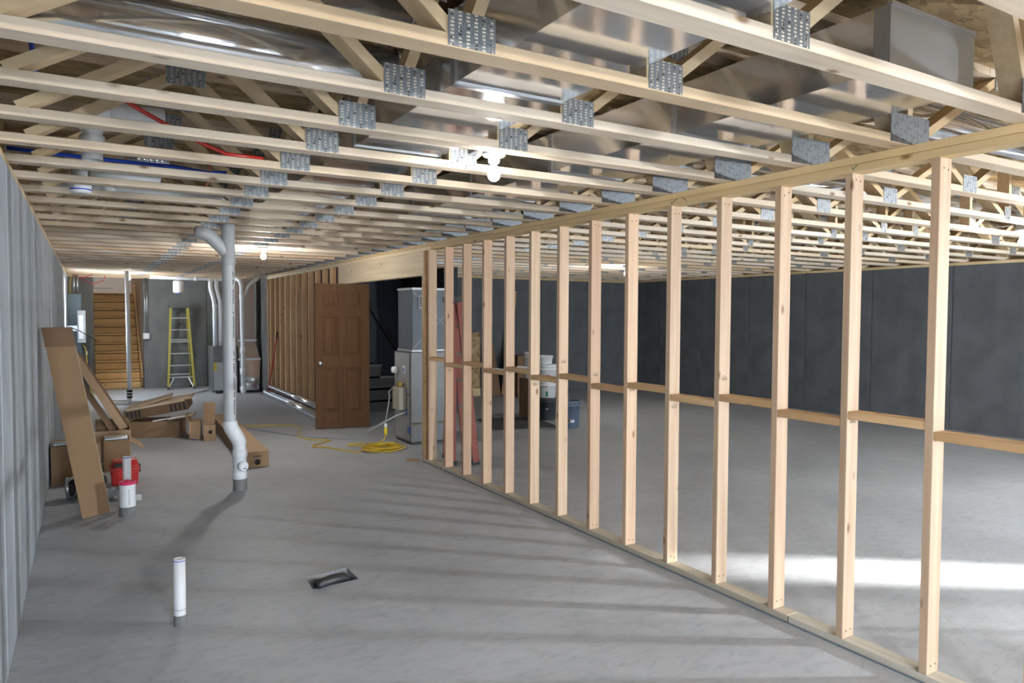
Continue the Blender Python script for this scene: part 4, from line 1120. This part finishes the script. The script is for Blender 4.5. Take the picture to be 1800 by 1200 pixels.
for x0, x1 in ((2.175, 2.19), (2.28, 2.30)):
    MB().sweep([(x0 + 0.02, 15.3, 0.94), (x0 + 0.02, 15.3, 1.75), (x1 - 0.01, 15.3, 1.86), (x1 - 0.06, 15.3, 2.05), (x1 - 0.07, 15.3, 2.12), (x1 - 0.07, 15.3, 2.29)], 0.04, 16).build('vent', PVC, t)
    MB().lathe((x0 + 0.02, 15.3, 0), [(0.041, 1.70), (0.047, 1.702), (0.047, 1.77), (0.041, 1.772)], 16).build('hub', PVC, t)
MB().sweep([(1.05, 15.3, 2.285), (1.8, 15.3, 2.278), (2.62, 15.3, 2.27), (2.70, 15.28, 2.268)], 0.034, 16).build('cross_pipe', PVC, t)
MB().lathe((1.86, 15.3, 2.278), [(0.035, -0.04), (0.042, -0.038), (0.042, 0.038), (0.035, 0.04)], 16, 'x').build('hub', PVC, t)
t = thing('condensate_stack', (2.68, 14.95, 0), 'white vertical pipe with upper wye standing before the silver duct', 'pipe')
MB().sweep([(2.66, 14.95, 0.0), (2.66, 14.95, 0.8), (2.645, 14.95, 2.15), (2.62, 14.98, 2.25), (2.56, 15.06, 2.29), (2.50, 15.14, 2.30)], 0.042, 18).build('pipe', PVC, t)
MB().sweep([(2.65, 14.95, 1.90), (2.73, 14.95, 2.0), (2.76, 14.95, 2.12), (2.82, 14.95, 2.2), (2.96, 14.95, 2.30)], 0.036, 16).build('wye_arm', PVC, t)
for z in (0.02, 0.38, 0.80, 1.86):
    MB().lathe((2.66 - 0.006 * (z > 1), 14.95, 0), [(0.043, z), (0.054, z + 0.003), (0.054, z + 0.12), (0.043, z + 0.123)], 18).build('hub', PVC, t)
MB().lathe((2.52, 14.98, 0), [(0.028, 0.0), (0.028, 0.36), (0.0, 0.36)], 14).build('side_stub', PVC, t)
tag(MB().sweep([(1.553, 15.039, 0.017), (2.13, 15.80, 0.017)], 0.015, 10).build('loose_pipe', PVC), 'thin white pipe lying on the floor left of the far furnace', 'pipe')

# dust mop
t = thing('dust_mop', (3.07, 14.5, 0), 'red-handled mop leaning at the far end of the stud wall', 'mop')
MB().sweep([(3.05, 14.47, 0.10), (3.105, 13.95, 1.22)], 0.012, 10).build('handle', REDP, t)
MB().sweep([(3.10, 13.99, 1.12), (3.106, 13.94, 1.25)], 0.015, 10).build('grip', BLACK, t)
MB().cham(3.0, 3.09, 14.40, 14.60, 0.001, 0.07, 0.015).build('head', simple('dark blue mop', (0.03, 0.035, 0.07), 0.9), t)
MB().cham(3.0, 3.08, 14.38, 14.41, 0.01, 0.10, 0.006).build('red_clip', REDP, t)
for k, (xx, zz, lab) in enumerate(((2.995, 0.062, 'long silver round duct on the floor along the far studs, outer one'), (3.075, 0.165, 'long silver round duct resting on top against the far studs'))):
    r_ = (0.058, 0.048)[k]
    round_duct(lab, [(xx - 0.02 * (k == 0), 14.36, zz), (xx - 0.01, 10.25, zz)], r_)

# ------------------------------------------------------------------ near furnace in the doorway
t = thing('air_handler', (3.65, 8.36, 0), 'grey air handler with silver plenum standing behind the doorway', 'furnace')
MB().cham(3.385, 3.90, 8.10, 8.64, 0.03, 1.135, 0.006).build('cabinet', STEELDK, t)  # dark steel stands in for shade on the unlit side
MB().cham(3.379, 3.386, 8.13, 8.61, 0.62, 1.12, 0.002).build('upper_door', simple('pale panel steel', (0.30, 0.30, 0.285), 0.4, 0.3, 0.1, 4), t)
MB().cham(3.379, 3.386, 8.13, 8.61, 0.05, 0.60, 0.002).build('lower_door', bpy.data.materials['pale panel steel'], t)
MB().box(3.40, 3.88, 8.12, 8.62, 0.0, 0.03).build('base_skid', BLACK, t)
MB().cham(3.42, 3.88, 8.13, 8.60, 1.137, 1.93, 0.003).build('plenum', simple('shade darkened plenum sheet', (0.075, 0.085, 0.098), 0.5, 0.3, 0.15, 4), t)  # galvanised plenum; the shade on it is put into this dark colour
for zz in (1.14, 1.90):
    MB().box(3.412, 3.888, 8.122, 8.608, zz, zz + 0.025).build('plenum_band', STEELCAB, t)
MB().beam((3.42, 8.126, 1.18), (3.87, 8.126, 1.60), 0.006, 0.004, side=(0, 1, 0)).beam((3.42, 8.126, 1.88), (3.87, 8.126, 1.45), 0.006, 0.004, side=(0, 1, 0)).build('cross_break', STEELCAB, t)
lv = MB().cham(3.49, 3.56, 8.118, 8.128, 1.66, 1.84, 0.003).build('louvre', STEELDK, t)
for k in range(4):
    MB().box(3.505, 3.55, 8.114, 8.119, 1.70 + k * 0.03, 1.715 + k * 0.03).build('slot', BLACK, lv)
MB().lathe((3.379, 8.52, 0.90), [(0.0, -0.075), (0.035, -0.075), (0.045, -0.05), (0.045, -0.01), (0.02, 0.0)], 20, 'x').build('pressure_switch', PVC, t)
MB().cham(3.372, 3.380, 8.27, 8.33, 0.87, 0.96, 0.001).build('sticker', PAPER, t)
MB().box(3.3715, 3.3725, 8.283, 8.317, 0.885, 0.935).build('sticker_print', BLUEINK, t)
jb = MB().cham(3.28, 3.379, 8.22, 8.44, 0.42, 0.70, 0.006).build('control_box', simple('tan control box', (0.34, 0.31, 0.24), 0.5), t)
MB().cham(3.30, 3.36, 8.30, 8.36, 0.70, 0.76, 0.004).build('gas_cock', simple('brass', (0.5, 0.33, 0.1), 0.35, 0.9), t)
for q in ((8.20, 0.36, 0.44), (8.12, 0.14, 0.22)):
    MB().box(3.372, 3.379, q[0], q[0] + 0.05, q[1], q[2]).build('blue_tape', simple('blue tape', (0.02, 0.12, 0.50), 0.5), t)
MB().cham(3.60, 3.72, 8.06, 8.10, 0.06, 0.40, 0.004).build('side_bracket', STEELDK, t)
MB().box(3.386, 3.90, 8.096, 8.10, 0.24, 0.27).build('strap', simple('brown strap', (0.16, 0.13, 0.09), 0.7), t)
tag(MB().sweep([(3.372, 8.20, 0.40), (3.25, 8.22, 0.36), (3.10, 8.30, 0.27), (2.98, 8.55, 0.12), (2.90, 8.75, 0.03), (2.78, 8.9, 0.013), (2.4, 9.3, 0.012), (2.1, 9.9, 0.012), (1.9, 10.35, 0.012)], 0.011, 10).build('conduit_whip', CABLE), 'grey cable running from the air handler across the floor', 'cable')
t = thing('supply_cord', (3.2, 8.35, 0.2), 'grey power lead dropping from the control box to the yellow plug', 'cord')
MB().sweep([(3.28, 8.36, 0.64), (3.24, 8.36, 0.68), (3.20, 8.36, 0.64), (3.21, 8.36, 0.58), (3.195, 8.37, 0.45), (3.17, 8.38, 0.30), (3.165, 8.38, 0.24)], 0.007, 8).build('lead', CABLE, t)
MB().lathe((3.165, 8.38, 0.20), [(0.0, 0.05), (0.016, 0.045), (0.018, 0.0), (0.0, 0.0)], 12).build('plug', PVC, t)

# yellow extension cord: plug, coil and tail
t = thing('extension_cord', (2.95, 8.0, 0), 'yellow extension cord coiled on the floor before the doorway', 'cord')
MB().lathe((3.165, 8.375, 0.10), [(0.0, 0.10), (0.022, 0.095), (0.022, 0.03), (0.012, 0.0), (0.0, 0.0)], 12).build('socket', simple('bright yellow plastic', (0.72, 0.52, 0.02), 0.4), t)
pts = [(3.165, 8.375, 0.10), (3.14, 8.36, 0.05), (3.05, 8.34, 0.02), (2.85, 8.45, 0.012), (2.72, 8.50, 0.012), (2.70, 8.38, 0.012), (2.9, 8.25, 0.012), (3.1, 8.2, 0.014)]
MB().sweep(pts, 0.0075, 8).build('lead', YELC, t)
for j in range(8):
    cx, cy = 2.96 + rng.uniform(-0.06, 0.06), 8.01 + rng.uniform(-0.05, 0.05)
    ra, rb = 0.22 + rng.uniform(-0.05, 0.05), 0.17 + rng.uniform(-0.05, 0.05)
    tl = rng.uniform(-0.5, 0.5); z_ = 0.009 + 0.0055 * j
    loop = []
    for i in range(29):
        a = 2 * math.pi * i / 28
        x_, y_ = ra * math.cos(a), rb * math.sin(a)
        loop.append((cx + x_ * math.cos(tl) - y_ * math.sin(tl), cy + x_ * math.sin(tl) + y_ * math.cos(tl), z_ + 0.006 * math.sin(2 * a + j)))
    MB().sweep(loop, 0.0075, 8, cap=False).build('coil_loop', YELC, t)
tail = [(2.72, 7.95, 0.02), (2.66, 7.92, 0.01), (2.55, 8.15, 0.009), (2.44, 8.40, 0.009), (2.30, 8.52, 0.009), (2.33, 8.62, 0.009), (2.50, 8.75, 0.009), (2.62, 8.86, 0.009), (2.58, 8.92, 0.009), (2.40, 9.02, 0.009), (2.34, 9.35, 0.009), (2.42, 9.65, 0.009), (2.55, 10.1, 0.009), (2.50, 10.3, 0.009), (2.35, 10.42, 0.009), (2.1, 10.5, 0.009), (1.85, 10.6, 0.009)]
MB().sweep(tail, 0.0075, 8).build('tail', YELC, t)
b = MB()
b.lathe((3.05, 7.25, 0), [(0.085, 0.001), (0.06, 0.008), (0.03, 0.016), (0.0, 0.019)], 16)
tag(b.build('sawdust_heap', SAW), 'small heap of sawdust at the foot of the doorway studs', 'sawdust')

# orange ladder
step_ladder('step_ladder', 'orange fibreglass step ladder folded behind the stud wall near the doorway', (3.60, 6.93, 0), 1.35, 1.76, 0.46, 0.27, 5, ORANGE, simple('black ladder cap', (0.015, 0.015, 0.016), 0.5), 0.16, 0.24)

# ------------------------------------------------------------------ buckets
def bucket(label, c, z0, r, h, mat, lid=None, handle=True, group='plastic buckets'):
    t = thing('bucket', (c[0], c[1], z0), label, 'bucket', group)
    x, y = c
    prof = [(0, z0 + 0.001), (r * 0.86, z0 + 0.001), (r * 0.87, z0 + 0.01), (r * 0.97, z0 + h * 0.80), (r * 1.03, z0 + h * 0.805), (r * 1.03, z0 + h * 0.83), (r * 0.975, z0 + h * 0.835), (r * 0.985, z0 + h * 0.9), (r * 1.04, z0 + h * 0.905), (r * 1.04, z0 + h * 0.93), (r, z0 + h * 0.935), (r * 1.0, z0 + h)]
    if lid is None: prof += [(r * 0.96, z0 + h), (r * 0.86, z0 + 0.02), (0, z0 + 0.02)]
    MB().lathe((x, y, 0), prof, 30).build('body', mat, t)
    if lid is not None:
        MB().lathe((x, y, 0), [(r * 1.02, z0 + h * 0.94), (r * 1.05, z0 + h * 0.95), (r * 1.05, z0 + h + 0.004), (r * 0.96, z0 + h + 0.008), (r * 0.94, z0 + h), (0, z0 + h)], 30).build('lid', lid, t)
    if handle:
        MB().sweep([(x + (r * 1.05) * math.cos(a), y - 0.3 * r - abs(math.sin(a)) * r * 0.8, z0 + h * 0.86 + 0.05 * math.sin(a)) for a in [math.pi * i / 10 for i in range(11)]], 0.004, 6).build('bail', ALU, t)
    return t
def wrap(t, c, r0, r1, z0, z1, a0, a1, mat, nm):
    n = 8; vs = []
    for (r, z) in ((r0, z0), (r1, z1)):
        for i in range(n + 1):
            a = a0 + (a1 - a0) * i / n
            vs.append((c[0] + r * math.cos(a), c[1] + r * math.sin(a), z))
    MB()._add(vs, [(i, i + 1, n + 2 + i, n + 1 + i) for i in range(n)], True).build(nm, mat, t)
BC = (6.05, 9.10)
t = bucket('dark grey bucket at the bottom of the stack', BC, 0.0, 0.145, 0.345, BKTG, None, False)
wrap(t, BC, 0.134, 0.136, 0.165, 0.178, -2.35, -2.05, PAPER, 'label_strip')
t = bucket('white bucket with green and red print stacked on the dark one', BC, 0.20, 0.138, 0.40, BKTW, None, False)
wrap(t, BC, 0.1285, 0.1312, 0.36, 0.44, -2.35, -2.1, GREENINK, 'green_print')
wrap(t, BC, 0.129, 0.1318, 0.44, 0.52, -2.0, -1.8, REDINK, 'red_print')
wrap(t, BC, 0.1335, 0.1338, 0.505, 0.512, -2.9, -2.15, REDINK, 'red_line')
t = bucket('white bucket with a red band on top of the stack', BC, 0.44, 0.140, 0.40, BKTW, BKTW, False)
wrap(t, BC, 0.134, 0.1345, 0.68, 0.69, -2.6, -1.8, REDINK, 'red_line')
t = bucket('small white tub crowning the bucket stack', (6.02, 9.12), 0.85, 0.115, 0.12, BKTW, BKTW, False)
t = bucket('plain white bucket standing behind the bucket stack', (6.02, 9.52), 0.60, 0.11, 0.40, BKTW, BKTW, False)
tag(MB().cham(5.88, 6.16, 9.38, 9.66, 0.0, 0.60, 0.01).build('plinth_crate', CARDD), 'brown crate under the rear white bucket', 'crate')
B2 = (5.93, 8.33)
t = bucket('blue-grey bucket with yellow and white label standing alone', B2, 0.0, 0.145, 0.38, BKTB, None, True)
wrap(t, B2, 0.1295, 0.1350, 0.08, 0.235, -2.15, -1.72, PAPER, 'white_label')
wrap(t, B2, 0.1295, 0.1350, 0.08, 0.235, -2.55, -2.16, YELINK, 'yellow_label')
wrap(t, B2, 0.1298, 0.1352, 0.085, 0.11, -2.5, -2.2, INK, 'label_print')
wrap(t, B2, 0.1302, 0.1354, 0.225, 0.23, -2.12, -1.75, INK, 'label_print')
# far clutter of the big room
tag(MB().box(6.1, 6.7, 12.50, 12.515, 0.15, 1.24).build('osb_sheet', OSB), 'sheet of strand board propped on the back wall', 'board')
tag(MB().box(6.15, 6.65, 12.38, 12.5, 0.0, 0.149).build('offcut_block', WY), 'timber offcut under the strand board sheet', 'timber')
tag(MB().beam((7.12, 12.25, 0.01), (7.48, 12.52, 2.08), 0.14, 0.02, side=(1, 0, -0.17)).build('leaning_plank', WBLK), 'long plank leaning on the back wall', 'plank')
tag(MB().beam((6.88, 12.2, 0.01), (6.88, 12.5, 1.0), 0.25, 0.02, side=(1, 0, 0)).build('leaning_board', CARDD), 'short brown board leaning beside the long plank', 'board')
carton('carton', 'dark brown carton by the back wall of the big room', (7.12, 11.75, 0), 0.0, 0.30, 0.35, 0.80, CARDD, False)
tag(MB()._add([(4.83, 8.55, 0.002), (5.75, 8.35, 0.002), (6.0, 9.45, 0.002), (5.1, 9.6, 0.002), (4.83, 8.55, 0.009), (5.75, 8.35, 0.009), (6.0, 9.45, 0.009), (5.1, 9.6, 0.009)], [(0, 3, 2, 1), (4, 5, 6, 7), (0, 1, 5, 4), (1, 2, 6, 5), (2, 3, 7, 6), (3, 0, 4, 7)]).build('floor_mat', simple('dark grey rubber mat', (0.06, 0.06, 0.06), 0.9)), 'dark flat mat on the big room floor behind the studs', 'mat')
# papers lying on the blocking
tag(MB().cham(XS + 0.02, XS + 0.075, ystud(8) + 0.10, ystud(8) + 0.26, 1.1505, 1.166, 0.002).build('paper_pad', PAPER), 'folded white paper lying on the blocking', 'paper')
tag(MB().cham(XS + 0.03, XS + 0.08, ystud(9) + 0.12, ystud(9) + 0.30, 1.1105, 1.116, 0.001).build('paper_pad', PAPER), 'thin white sheet on the next blocking towards the doorway', 'paper')
